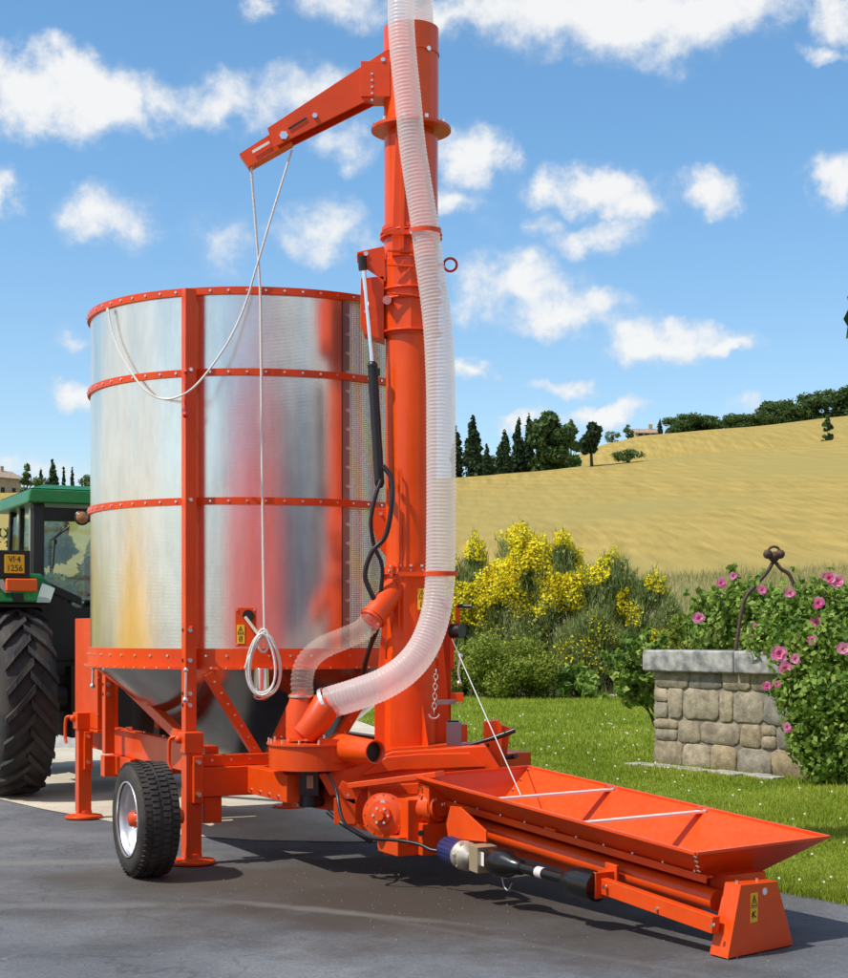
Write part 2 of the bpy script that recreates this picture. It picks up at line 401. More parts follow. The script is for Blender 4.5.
# wheels
def wheel(u, v0, v1, s):
    r, w = .371, v1-v0; cv = (v0+v1)/2; o = M(u, cv, r)
    ax = NA*s
    h = w/2
    mb = MB()
    prof = [(.235, -h+.01), (.262, -h), (.33, -h-.004), (.355, -h+.02), (.365, -h+.045), (.366, 0), (.365, h-.045), (.355, h-.02), (.33, h+.004), (.262, h), (.235, h-.01), (.232, 0), (.235, -h+.01)]
    mb.lathe(prof, o, ax, 72)
    x, y = perp(ax)
    for k in range(56):       # tread blocks in four staggered rows
        for q, off in enumerate((-.088, -.034, .034, .088)):
            a = 2*math.pi*(k+(q % 2)*.5)/56; d = x*math.cos(a)+y*math.sin(a); t = ax.cross(d)
            rr = .368 if abs(off) < .05 else .363
            dd = (t+ax*(.35 if off*(1 if q % 2 else -1) > 0 else -.35)).normalized()
            mb.box(o+d*rr+ax*off*(w/.245), .030, .042, .014, (dd, ax.cross(d).cross(d).normalized(), d))
    tmb = mb
    root = tmb.build('tyre', RUBBER, None) if False else None
    hubmb = MB()
    hubmb.lathe([(.0, h-.02), (.045, h-.02), (.05, h-.05), (.075, h-.07), (.08, h-.10), (.0, h-.10)], o, ax, 24)
    for k in range(6):
        a = 2*math.pi*k/6; hubmb.bolt(o+(x*math.cos(a)+y*math.sin(a))*.062+ax*(h-.07), ax, .009, .03, 1)
    wroot = MB()
    wroot.lathe([(.238, h+.002), (.247, h+.004), (.247, h-.008), (.226, h-.022), (.214, h-.05), (.208, h-.10), (.15, h-.13), (.14, h-.10), (.08, h-.11), (.05, h-.11)], o, ax, 56)
    wroot.lathe([(.240, h), (.240, -h), (.2, -h+.01), (.19, h-.12)], o, ax, 56)
    wr = wroot.build('wheel', [RIMM], dryer)
    tmb.build('tyre', RUBBER, wr); hubmb.build('hub', [ORANGE, BOLT], wr)
wheel(1.56, 1.262, 1.515, 1); wheel(1.56, -1.15, -.90, -1)
for s_ in (1, -1):
    k_ = 1.34 if s_ > 0 else 1.0
    mb = MB(); mb.cyl(M(1.56, (k_-.2)*s_, .371), M(1.56, k_*s_, .371), .045); mb.beam(M(1.56, (k_-.14)*s_, .371), M(1.45, (k_-.14)*s_, .60), .06, .08); mb.build('stub_axle', ORANGE, dryer)

# heater box in front of the drum
mb = MB(); mb.ubox(-2.2, -1.46, .72, .90, .77, 1.70)
mb.ubox(-2.21, -1.45, .71, .905, .74, .765)
for z in (.9, 1.2, 1.5): mb.bolt(M(-1.45, .9, z), NA, .010, .008)
hb = mb.build('heater_box', [ORANGE, BOLT], dryer, .006)
mb = MB(); mb.cyl(M(-1.85, .80, 1.70), M(-1.85, .80, 1.79), .05, 20); mb.build('filler_cap', mat('pink_cap', (.6, .25, .22), .4), hb)
mb = MB(); mb.ubox(-2.1, -1.3, -.85, .42, .60, 1.45); mb.cyl(M(-1.3, -.1, .95), M(-1.1, -.1, .95), .28, 32); mb.build('dark_gap_filler', DARKG, dryer, .01)  # black box added to darken the gap beside the cone
mb = MB(); mb.ubox(-1.0, -.9, .45, .55, .8, 1.33); mb.build('inner_post', ORANGE, dryer, .004)

# tower ---------------------------------------------------------------
T = V((-.089, 11.03, 0)); TR = .175
mb = MB()
mb.lathe([(TR, .70), (TR, 3.85)], T, ZA, 64)
tw = mb.build('tower_tube', ORANGE2, dryer)
mb = MB(); mb.lathe([(TR, 2.03), (TR+.03, 2.03), (TR+.03, 2.005), (TR+.03, 2.0), (TR+.03, 1.98), (TR, 1.98)], T, ZA, 64, 0, False)
for k in range(16):
    a = 2*math.pi*k/16; mb.bolt(T+V((math.cos(a), math.sin(a), 0))*(TR+.018)+ZA*2.03, ZA, .012, .014); mb.bolt(T+V((math.cos(a), math.sin(a), 0))*(TR+.03)+ZA*2.005, V((math.cos(a), math.sin(a), 0)), .008, .01)
mb.build('tower_flange', [ORANGE, BOLT], tw)
# base: flared plates and turret
X = V((1, 0, 0)); Y = V((0, 1, 0))
mb = MB(); mb.lathe([(TR+.015, 1.40), (TR+.015, .72), (.0, .72)], T, ZA, 48)
mb.prism([T+X*.17+ZA*.72-Y*.06, T+X*.30+ZA*.72-Y*.06, T+X*.26+ZA*1.02-Y*.06, T+X*.19+ZA*1.9-Y*.06], Y*.012)
mb.prism([T-X*.17+ZA*.72-Y*.06, T-X*.25+ZA*.72-Y*.06, T-X*.25+ZA*1.08-Y*.06, T-X*.175+ZA*1.9-Y*.06], Y*.012)
mb.prism([T+UA*.16+ZA*.72, T+UA*.3+ZA*.72, T+UA*.17+ZA*1.15], NA*.01)
mb.build('tower_base', [ORANGE, BOLT], tw, .003)
# sleeve with hinge
def tz(py): return 1.6+(HZ-py)/145.0
mb = MB()
oc = [(TR+.02)*1.02]
mb.lathe([(TR+.012, tz(338)), (TR+.022, tz(336)), (TR+.022, tz(262)), (TR+.012, tz(260))], T, ZA, 10, 0, False)
for py in (236, 240, 293, 303, 335): mb.lathe([(TR+.01, tz(py)), (TR+.04, tz(py)), (TR+.04, tz(py)+.012), (TR+.01, tz(py)+.012)], T, ZA, 40, 0, False)
for zz in (tz(258), tz(272), tz(300)):
    mb.beam(T-X*.16-Y*.21+ZA*zz, T+X*.02-Y*.21+ZA*(zz-.01), .02, .012)
mb.build('hinge_sleeve', [ORANGE, BOLT], tw, .003)
mb = MB()
dl = 10.93
def wq(px, py, d=dl): return W(px, py, d)
mb.prism([wq(357, 252), wq(384, 246), wq(386, 282), wq(377, 276), wq(357, 262)], Y*.015)
mb.prism([wq(357, 252, 11.12), wq(384, 246, 11.12), wq(386, 282, 11.12), wq(377, 276, 11.12), wq(357, 262, 11.12)], Y*.015)
mb.prism([wq(361, 278), wq(384, 276), wq(384, 340), wq(364, 334), wq(360, 322)], Y*.20)
mb.cyl(wq(361, 257, 10.9), wq(361, 257, 11.16), .028, 16); mb.bolt(wq(366, 254, 10.93), -Y, .016, .012)
mb.cyl(wq(387, 300, 10.82), wq(387, 300, 11.1), .03, 16, 1); mb.bolt(wq(366, 312, 10.93), -Y, .012, .012)
mb.build('hinge_bracket', [ORANGE, BOLT], tw, .003)
# upper mast
mb = MB(); mb.lathe([(TR+.01, tz(262)), (TR+.01, tz(140))], T, ZA, 64); mb.lathe([(TR+.01, tz(140)), (TR-.02, tz(140))], T, ZA, 64, 0, False); mb.lathe([(TR-.02, tz(140)), (TR-.02, tz(118))], T, ZA, 64)
mb.prism([T-X*.13-Y*.19+ZA*tz(262), T+X*.16-Y*.19+ZA*tz(262), T+X*.05-Y*.19+ZA*tz(130), T-X*.10-Y*.19+ZA*tz(130)], Y*.05)
mb.beam(T-X*.06-Y*.195+ZA*tz(260), T-X*.05-Y*.195+ZA*tz(132), .03, .03, Y)
um = mb.build('upper_mast', ORANGE2, tw, .003)
mb = MB(); mb.lathe([(TR-.02, tz(129)), (.275, tz(129)), (.275, tz(132)), (TR-.02, tz(132))], T, ZA, 56, 0, False)
for k in range(10):
    a = 2*math.pi*(k+.2)/10; mb.bolt(T+V((math.cos(a), math.sin(a), 0))*.25+ZA*tz(129), ZA, .014, .03); 
mb.build('swivel_collar', [ORANGE, BOLT], tw)
mb = MB(); mb.lathe([(TR+.015, tz(126)), (TR+.015, tz(30))], T, ZA, 64); mb.lathe([(TR-.03, tz(126)), (TR+.015, tz(126))], T, ZA, 64, 0, False); mb.lathe([(TR+.015, tz(30)), (.0, tz(28))], T, ZA, 64, 0, False)
mb.lathe([(TR+.02, tz(57)), (TR+.02, tz(55)), (TR+.012, tz(55))], T, ZA, 64)
mb.bolt(T+V((.6, -.8, 0))*(TR+.015)+ZA*tz(57), V((.6, -.8, 0)), .018, .015, 1)
mb.build('rotating_head', [ORANGE2, BOLT], tw)
# discharge spout (inverted channel)
mb = MB()
s0t, s0b = W(392, 52, 11.0), W(392, 95, 11.0); s1t, s1b = W(268, 133, 11.0), W(273, 152, 11.0)
k0 = [W(366, 70, 11), W(367, 105, 11)]
for off in (-.09, .075):
    mb.prism([W(392, 52, 11), W(318, 100, 11), W(269, 133, 11), W(275, 151, 11), W(367, 105, 11), W(392, 93, 11)], Y*.015)
    mb.v[-12:] = [(a, b+off, c) for a, b, c in mb.v[-12:]]
tp = [W(392, 52, 11), W(269, 133, 11)]
mb.beam(tp[0], tp[1], .18, .012, ZA)
mb.box(W(376, 84, 11), .2, .21, .24, (X, Y, ZA))
mb.bolt(W(315, 116, 10.91), -Y, .018, .014); mb.bolt(W(284, 136, 10.91), -Y, .03, .02); mb.bolt(W(383, 60, 10.90), -Y, .016, .012)
for k in range(5): mb.bolt(W(372, 74+k*6.5, 10.895), -Y, .008, .006, 1)
mb.prism([W(288, 128, 10.905), W(306, 117, 10.905), W(307, 119, 10.905), W(289, 130, 10.905)], -Y*.003, 2)
sp = mb.build('discharge_spout', [ORANGE, BOLT, DARKINK], tw, .003)
mb = MB()
mb.prism([W(285, 124.5, 10.99), W(239, 154, 10.99), W(248, 167, 10.99), W(292, 142, 10.99)], Y*.12)
mb.prism([W(252, 151, 10.98), W(269, 141, 10.98), W(270, 143.5, 10.98), W(253, 153.5, 10.98)], -Y*.004, 1)
mb.build('spout_extension', [ORANGE, WHITE], sp, 0)
# small ring eye on right of tower
mb = MB(); mb.tube([T+X*.27-Y*0+ZA*tz(265)+V((math.cos(a)*.045, 0, math.sin(a)*.045)) for a in [2*math.pi*k/20 for k in range(20)]], .009, 8, closed=True)
mb.beam(T+X*.17+ZA*tz(265), T+X*.235+ZA*tz(265), .02, .02)
mb.build('lifting_eye', RED, tw)
# connector plates between drum and tower
mb = MB(); 
mb.prism([wq(372, 508, 11.0), wq(388, 508, 11.0), wq(388, 560, 11.0), wq(378, 545, 11.0), wq(372, 525, 11.0)], Y*.25)
mb.bolt(wq(381, 514, 11.0), -Y, .012, .012)
mb.prism([wq(384, 566, 11.0), wq(395, 566, 11.0), wq(395, 625, 11.0), wq(384, 625, 11.0)], Y*.05)
for py in (575, 590, 600, 612): mb.bolt(wq(391.5, py, 10.9), -Y, .010, .012)
mb.build('tower_bracket', [ORANGE, BOLT], tw, .003)
mb = MB(); mb.tube(smooth_path([W(396, 468, 10.84), W(399, 485, 10.83), W(399, 600, 10.83), W(399, 640, 10.83)], 5), .007, 8); mb.build('pipe_line', ORANGE, tw)

# hydraulic ram
mb = MB(); mb.cyl(W(372.5, 366, 10.88), W(379.5, 484, 10.88), .034, 24)
mb.ball(W(372.5, 366, 10.88), .036); mb.box(W(378, 372, 10.86), .03, .03, .05, (X, Y, ZA)); mb.cyl(W(379.5, 484, 10.8), W(379.5, 484, 10.96), .03, 16)
ram = mb.build('hydraulic_ram', BLACK, dryer)
mb = MB(); mb.cyl(W(363, 262, 10.88), W(372.5, 366, 10.88), .015, 18); mb.build('ram_rod', CHROME, ram)
mb = MB(); mb.cyl(W(362, 257, 10.87), W(363, 270, 10.87), .03, 16); mb.build('ram_eye', BLACK, ram)
def cable(name, pts, r, m, par, n=6):
    mb = MB(); mb.tube(smooth_path(pts, n), r, 10); return mb.build(name, m, par)
cable('hydraulic_hose', [W(383, 466, 10.80), W(391, 478, 10.78), W(392, 500, 10.76), W(386, 535, 10.76), W(372, 552, 10.76), W(365, 575, 10.76), W(372, 595, 10.76), W(376, 604, 10.78), W(378, 625, 10.9), W(369, 650, 11.1), W(362, 680, 11.2), W(362, 705, 11.2)], .017, BLACK, ram)
cable('hydraulic_hose', [W(381, 480, 10.80), W(376, 495, 10.78), W(371, 520, 10.78), W(374, 545, 10.8), W(382, 565, 10.8), W(381, 590, 10.8), W(376, 606, 10.82), W(372, 640, 11.0), W(364, 665, 11.1)], .014, BLACK, ram)

# hoses ---------------------------------------------------------------
def ribbed(name, pts, r, m, par, pitch=.028, amp=.006, n=28, thick=True):
    p = resample(smooth_path(pts, 16), pitch/4)
    rs = [r+amp*(1 if i % 4 == 1 else (.4 if i % 4 in (0, 2) else -1)) for i in range(len(p))]
    mb = MB(); mb.tube(p, rs, n, 0, cap=False); return mb.build(name, m, par)
big = [W(421, 34, 11.0), W(420, 12, 10.98), W(419, -22, 10.92), W(410, -42, 10.85), W(401.5, -30, 10.78), W(401, 0, 10.72), W(402, 40, 10.70), W(408, 100, 10.70), W(413, 150, 10.70), W(423, 215, 10.70), W(429, 260, 10.70), W(437, 320, 10.70), W(440.5, 380, 10.70), W(441, 450, 10.70), W(441, 520, 10.70), W(440, 575, 10.68), W(436, 612, 10.64), W(425, 644, 10.58), W(408, 667, 10.52), W(385, 683, 10.48), W(360, 693, 10.5), W(328, 703, 10.55)]
mb_p = resample(smooth_path(big, 16), .0062)
def hose_r(i, z):
    base = .088 if z > 5.0 else .088+.010*min(1, (5.0-z)/1.6)
    return base
mb = MB(); rs = []
for i, p in enumerate(mb_p):
    base = hose_r(i, p.z); 
    if p.z < 1.7: base = .098+.006*min(1, (1.7-p.z)/.5)
    rs.append(base+.0024*(1 if i % 4 == 1 else (.4 if i % 4 in (0, 2) else -1)))
mb.tube(mb_p, rs, 32, 0, cap=False); mb.build('suction_hose', HOSE, dryer)
small = [W(303, 697, 10.55), W(302, 680, 10.55), W(307, 662, 10.58), W(322, 648, 10.62), W(345, 638, 10.68), W(362, 630, 10.72), W(374, 617, 10.76)]
ribbed('transfer_hose', small, .072, HOSE2, dryer, .026, .005)
# strap clamps
def strap(px, py, d, rr, tw_=.03):
    c = W(px, py, d); mb = MB()
    mb.lathe([(rr, -tw_/2), (rr+.006, -tw_/2), (rr+.006, tw_/2), (rr, tw_/2)], c, ZA, 40, 0, False)
    mb.box(W(px-26, py, d+.08), .22, .012, tw_, (X, Y, ZA)); mb.bolt(W(px-14, py+1, d-.06), -Y, .010, .012)
    return mb
strap(425, 232, 10.70, .104).build('hose_strap', [ORANGE, BOLT], tw)
strap(441, 574, 10.69, .111).build('hose_strap', [ORANGE, BOLT], tw)
mb = MB(); mb.lathe([(TR+.014, tz(233)), (TR+.03, tz(233)), (TR+.03, tz(229)), (TR+.014, tz(229))], T, ZA, 48, 0, False); mb.build('mast_band', ORANGE, tw)
# elbow pipe to the tower
mb = MB(); mb.tube(smooth_path([W(371, 620, 10.74), W(381, 607, 10.80), W(395, 588, 10.92)], 5), .082, 28)
mb.lathe([(.085, -.012), (.092, -.012), (.092, .012), (.085, .012)], W(374, 617, 10.76), (W(381, 607, 10.8)-W(371, 620, 10.74)), 32, 0, False)
mb.bolt(W(368, 615, 10.66), -Y, .01, .02); mb.bolt(W(378, 624, 10.66), -Y, .01, .02)
mb.build('inlet_pipe', [ORANGE, BOLT], tw)

# blower --------------------------------------------------------------
BC = W(312, 752, 10.60)          # centre of the volute
def scroll(n=44):
    out = []
    for k in range(n):
        a = 2*math.pi*k/n; out.append(.27)
    return out
mb = MB()
mb.lathe([(.285, -.105), (.285, .055)], BC, ZA, 56); mb.lathe([(0, -.105), (.285, -.105)], BC, ZA, 56, 0, False); mb.lathe([(.285, .055), (.30, .055), (.30, .068), (0, .068)], BC, ZA, 56, 0, False)
for k in range(14):
    a = 2*math.pi*k/14; mb.bolt(BC+V((math.cos(a)*.285, math.sin(a)*.285, .068)), ZA, .009, .028)
oa, ob = W(338, 748, 10.52), W(375.5, 752, 10.14)
mb.tube([oa, ob], [.10, .074], 28, 0, False)
mb.lathe([(.066, -.08), (.066, 0), (.075, 0)], ob, ob-oa, 28)
mb.hexa([W(318, 738, 10.32), W(350, 740, 10.40), W(350, 762, 10.40), W(318, 764, 10.32)], [W(318, 738, 10.6), W(352, 740, 10.6), W(352, 762, 10.6), W(318, 764, 10.6)])
mb.add([], [])
bl = mb.build('blower', [ORANGE, BOLT], dryer, .0)
for p in bl.data.polygons:
    if abs(p.normal.z) > .9: p.use_smooth = False
mb = MB(); axd = (ob-oa).normalized(); mb.cyl(ob-axd*.12, ob-axd*.05, .066, 24); mb.build('outlet_bore', DARKINK, bl)
mb = MB(); c = W(301, 735, 10.55)
mb.lathe([(.10, 0), (.10, .20), (.078, .245), (.078, .29), (0, .29)], c-ZA*.02, ZA, 32)
mb.tube([W(304, 735, 10.5), W(318, 718, 10.5), W(327, 703.5, 10.54)], [.09, .1, .1], 28)
mb.lathe([(.105, -.01), (.112, -.01), (.112, .014), (.105, .014)], W(327, 703.5, 10.54), (W(340, 698, 10.52)-W(318, 710, 10.55)), 32, 1, False)
mb.lathe([(.08, .27), (.085, .27), (.085, .285), (.08, .285)], c-ZA*.02, ZA, 32, 1, False)
mb.build('inlet_manifold', [ORANGE, BOLT], bl)
mb = MB(); mb.cyl(W(311, 768, 10.55), W(311, 806, 10.55), .085, 24, 0)
mb.lathe([(.085, 0), (.092, .0), (.092, .03), (.085, .03)], W(311, 804, 10.55), ZA, 24); mb.ubox(*[0]*6) if False else None
mb.box(W(309, 783, 10.46), .13, .08, .16, (X, Y, ZA), 0); mb.box(W(310, 782, 10.415), .045, .004, .085, (X, Y, ZA), 1)
mb.build('blower_motor', [BLACK, mat('motor_plate', (.35, .16, .08), .5)], bl, .003)
cable('power_cable', [W(326, 770, 10.45), W(336, 790, 10.1), W(341, 815, 9.98), W(350, 829, 9.94), W(370, 838, 9.92), W(395, 840, 9.9), W(418, 844, 9.85), W(432, 850, 9.8), W(446, 851, 9.76)], .011, BLACK, dryer)
cable('power_cable', [W(328, 812, 10.35), W(340, 822, 10.25), W(356, 832, 10.2), W(372, 842, 10.2)], .016, BLACK, dryer)

# turret base under the tower, gearbox ----------------------------------
mb = MB()
mb.ubox(1.38, 2.02, -1.25, .46, .62, .745)      # deck box across the tail
mb.prism([W(a, b, 10.42) for a, b in ((352, 768), (392, 752), (486, 746), (500, 768), (470, 772), (430, 776), (420, 784), (372, 787), (330, 796), (318, 774))], Y*.5)
mb.prism([W(a, b, 10.38) for a, b in ((386, 757), (420, 754), (470, 753), (486, 767), (400, 770), (360, 776))], Y*.04)
mb.prism([W(a, b, 10.5) for a, b in ((350, 784), (372, 784), (372, 824), (350, 822))], Y*.3)
mb.prism([W(318, 770, 10.6), W(350, 786, 10.6), W(340, 812, 10.6), W(312, 808, 10.7)], Y*.3)
mb.build('tower_deck', [ORANGE, BOLT], dryer, .006)
mb = MB()
mb.beam(W(352, 785, 10.25), W(440, 774, 10.0), .14, .035); mb.beam(W(352, 785, 10.25), W(345, 800, 10.25), .14, .03, Y); mb.beam(W(345, 798, 10.25), W(345, 824, 10.25), .14, .03, Y)
mb.beam(W(350, 822, 10.3), W(368, 828, 10.3), .12, .03); mb.bolt(W(348, 795, 10.17), -Y, .01, .01)
mb.build('gearbox_bracket', [ORANGE, BOLT], dryer, .004)
nd = V((-.34, -.93, .05)).normalized()
gc = W(384, 815, 10.12)
mb = MB()
mb.lathe([(0, .09), (.03, .09), (.035, .06), (.06, .055), (.065, .03), (.095, .028), (.13, .014), (.142, .012), (.145, 0), (.145, -.06), (.11, -.08), (.11, -.35), (0, -.35)], gc, nd, 56, 0, False)
xx, yy = perp(nd)
for k in range(6):
    a = 2*math.pi*k/6; mb.bolt(gc+(xx*math.cos(a)+yy*math.sin(a))*.05+nd*.05, nd, .009, .014)
for k in range(12):
    a = 2*math.pi*k/12; mb.bolt(gc+(xx*math.cos(a)+yy*math.sin(a))*.128+nd*.014, nd, .006, .006, 0)
mb.bolt(gc+yy*.08+nd*.025, nd, .018, .004, 1)
mb.build('drive_disc', [ORANGE, BOLT], dryer)
mb = MB()
mb.prism([W(a, b, 10.36) for a, b in ((368, 786), (440, 782), (450, 800), (448, 826), (441, 851), (384, 855), (379, 832), (368, 826))], Y*.3)
gb = W(420, 818, 10.2)
mb.box(gb, .34, .34, .28, (UA, NA, ZA)); mb.box(W(430, 836, 10.15), .30, .26, .20, (UA, NA, ZA)); mb.box(W(405, 843, 10.15), .3, .25, .12, (UA, NA, ZA))
mb.cyl(W(405, 808, 10.15), W(440, 807, 10.0), .09, 28)
mb.cyl(W(431, 807.5, 10.04), W(436, 807.3, 10.02), .105, 28)
mb.bolt(W(421, 833, 9.95), -Y, .02, .02, 2)
mb.build('gearbox', [ORANGE, BOLT, BLACK], dryer, .006)

# intake trough --------------------------------------------------------
HA = V((.545, -.839, 0)).normalized(); HC = V((.839, .545, 0)).normalized()
N1 = V((1.338, 7.87, .50)); N2 = V((2.12, 8.378, .517)); N3 = V((-.057, 10.017, .686)); N4 = V((.69, 10.579, .698))
mid = (N1+N2)/2
AX = ((N1-N3).normalized()+(N2-N4).normalized()).normalized()    # down the trough
def Hp(s, c, dz):     # s: metres back from the outer end, c: across (0 near rim, 1 far rim), dz relative to rim plane
    a = N1.lerp(N3, s/2.565); b = N2.lerp(N4, s/2.565); return a.lerp(b, c)+ZA*dz
def sheet(mb, pts, nrm_off, m=0):
    pts = [V(p) for p in pts]; n = (pts[1]-pts[0]).cross(pts[2]-pts[0]).normalized()*nrm_off
    mb.prism(pts, n, m)
Lh = 2.565
i0, i1 = .33, .67       # trough bottom across positions
zb = -.235
mb = MB()
e0, e1 = .28, .06       # end setback of the bottom
sheet(mb, [Hp(0, 0, 0), Hp(Lh, 0, 0), Hp(Lh-e1, i0, zb), Hp(e0, i0, zb)], .006)           # near wall
sheet(mb, [Hp(Lh, 1, 0), Hp(0, 1, 0), Hp(e0, i1, zb), Hp(Lh-e1, i1, zb)], .006)           # far wall
sheet(mb, [Hp(0, 1, 0), Hp(0, 0, 0), Hp(e0, i0, zb), Hp(e0, i1, zb)], .006)               # outer end
sheet(mb, [Hp(Lh, 0, 0), Hp(Lh, 1, 0), Hp(Lh-e1, i1, zb), Hp(Lh-e1, i0, zb)], .006)       # inner end
sheet(mb, [Hp(e0, i0, zb), Hp(Lh-e1, i0, zb), Hp(Lh-e1, i1, zb), Hp(e0, i1, zb)], .006)
# rim lips
for a, b in ((Hp(0, 0, 0), Hp(Lh, 0, 0)), (Hp(Lh, 1, 0), Hp(0, 1, 0)), (Hp(0, 1, 0), Hp(0, 0, 0)), (Hp(Lh, 0, 0), Hp(Lh, 1, 0))):
    mb.beam(a, b, .022, .014)
nn = -HC
for k in range(5): 
    t = k/5; mb.bolt(Hp(0, 0, 0).lerp(Hp(e0, i0, zb), .08+t*.8)-HC*.01, HA, .008, .008)
for k in range(4): mb.bolt(Hp(Lh, 1, 0).lerp(Hp(Lh-e1, i1, zb), .06+.25*k)-HC*.012+HA*.03, -HC, .008, .008)
hop = mb.build('intake_trough', [ORANGE, BOLT], dryer)
for s_ in (.92, 1.72):
    mb = MB(); a = Hp(s_, .0, -.012); b = Hp(s_, 1, -.012)
    # stays start and end on the walls
    mb.beam(Hp(s_, .02, -.01), Hp(s_, .97, -.02), .05, .014); mb.bolt(Hp(s_+.03, .985, -.01), -HC, .014, .014); mb.bolt(Hp(s_-.03, .985, -.01), -HC, .014, .014)
    mb.build('cross_bar', [mat('highlight_bar', (.85, .66, .60), .3), BOLT], hop, .002)  # pale pink base painted for the bright highlight on the bars
    sheet_mb = MB(); 
mb = MB()     # lower skirt box under the trough with a flange, plus auger tube
mb.hexa([Hp(.26, .28, -.36), Hp(.26, .72, -.36), Hp(Lh-.1, .72, -.40), Hp(Lh-.1, .28, -.40)], [Hp(.26, .30, zb-.002), Hp(.26, .70, zb-.002), Hp(Lh-.1, .70, zb-.002), Hp(Lh-.1, .30, zb-.002)])
mb.beam(Hp(.1, .20, -.155), Hp(Lh-.05, .20, -.155), .05, .012); mb.beam(Hp(.1, .175, -.165), Hp(Lh-.05, .175, -.165), .008, .04)
for k in range(10): mb.bolt(Hp(.2+.24*k, .19, -.148), ZA, .010, .012)
mb.box(Hp(1.35, .17, -.13), .10, .05, .012, (AX, HC, ZA)); 
mb.build('trough_skirt', [ORANGE, BOLT], hop, .002)
mb = MB(); mb.cyl(Hp(.08, .24, -.275), Hp(Lh+.35, .24, -.28), .055, 32); mb.build('auger_tube', ORANGE, hop)
def pw(px, py): return W(px, py, 9.80-(px-443)*.0092)
mb = MB(); mb.prism([pw(446, 824), pw(450, 806), pw(460, 807), pw(486, 831), pw(486, 842), pw(448, 838)], HC*.012)
mb.prism([Hp(Lh-.0, .03, -.04), Hp(Lh-.12, .03, -.05), Hp(Lh-.12, .03, -.24), Hp(Lh+.05, .03, -.24)], HC*.18)
for q in (-.07, -.12, -.2): mb.bolt(Hp(Lh-.04, .02, q), -HC, .01, .012)
mb.bolt(Hp(Lh-.2, .02, -.12), -HC, .01, .012); mb.bolt(Hp(Lh-.3, .02, -.13), -HC, .01, .012)
mb.build('side_plate', [ORANGE, BOLT], hop, .003)
# end foot
f1, f2, f0 = V((1.476, 7.78, 0)), V((1.877, 8.127, 0)), V((1.407, 7.90, 0))
bk = f0-f1; 
t1, t2 = W(741, 885, 7.84), W(777.5, 881, 8.03); t0 = t1+V((-.06, .10, 0)); t3 = t2+V((-.06, .10, 0))
mb = MB(); mb.hexa([f1, f2, f2+bk*1.05, f0], [t1, t2, t3, t0])
for k in range(2): mb.bolt(t1.lerp(t2, .1+.55*k)+V((-.03, .05, 0)), ZA, .008, .015)
foot = mb.build('end_foot', [ORANGE, BOLT], hop, .004)
mb = MB(); mb.box(Hp(.16, .47, -.21), .14, .26, .10, (AX, HC, ZA)); mb.build('foot_neck', ORANGE, hop, .003)
fn = ((f2-f1).cross(t1-f1)).normalized()
if fn.y > 0: fn = -fn
fx = (f2-f1).normalized(); fy = fn.cross(fx); fy = fy if fy.z > 0 else -fy
def decal(name, c, nrm, xd, yd, w, h, par, style=0):
    mb = MB(); nrm = V(nrm).normalized(); xd = V(xd).normalized(); yd = V(yd).normalized()
    mb.box(c+nrm*.002, w, h, .003, (xd, yd, nrm), 0)
    o = c+nrm*.0045
    def q(a, b): return o+xd*a*w+yd*b*h
    # warning triangle outline with mark
    tri = [(-.36, .06), (.36, .06), (0, .42)]
    for i in range(3):
        a = q(*tri[i]); b = q(*tri[(i+1) % 3]); mb.beam(a, b, .004, .001, nrm, 1)
    mb.beam(q(0, .12), q(0, .30), .005, .001, nrm, 1)
    mb.beam(q(-.45, .0), q(.45, .0), .002, .001, nrm, 1)
    if style == 0:
        mb.beam(q(-.3, -.3), q(.2, -.12), .006, .001, nrm, 1); mb.beam(q(-.3, -.2), q(.3, -.34), .006, .001, nrm, 1); mb.beam(q(-.15, -.12), q(-.15, -.36), .006, .001, nrm, 1)
    else:
        mb.tube([q(.2*math.cos(t), -.24+.14*math.sin(t)) for t in [6.283*k/14 for k in range(14)]], .002, 6, 1, closed=True); mb.beam(q(-.2, -.38), q(.25, -.1), .003, .001, nrm, 1)
    return mb.build(name, [YELLOW, DARKINK], par)
fc = f1.lerp(t1, .66).lerp(f2.lerp(t2, .66), .36)
decal('warning_label', fc, fn, fx, fy, .058, .145, foot)
mb = MB(); c = f1.lerp(t1, .87).lerp(f2.lerp(t2, .87), .62); mb.tube([c, c+fn*.003], .018, 24); mb.build('round_label', WHITE, foot)
# lower rail
mb = MB(); ra = W(602, 885, 8.55); rb = f0+V((.02, .03, .14)); rb = W(716, 925, 7.84)
mb.beam(ra, rb, .05, .085); 
mb.box(W(603, 884, 8.56), .05, .14, .14, (AX, HC, ZA)); mb.box(W(612, 872, 8.6), .10, .02, .09, (AX, HC, ZA))
mb.bolt(W(605, 887, 8.47), -HC, .012, .012); mb.bolt(W(657, 909, 8.15), -HC, .01, .01); mb.bolt(W(713, 925, 7.80), -HC, .01, .01)
mb.build('lower_rail', [ORANGE, BOLT], hop, .004)
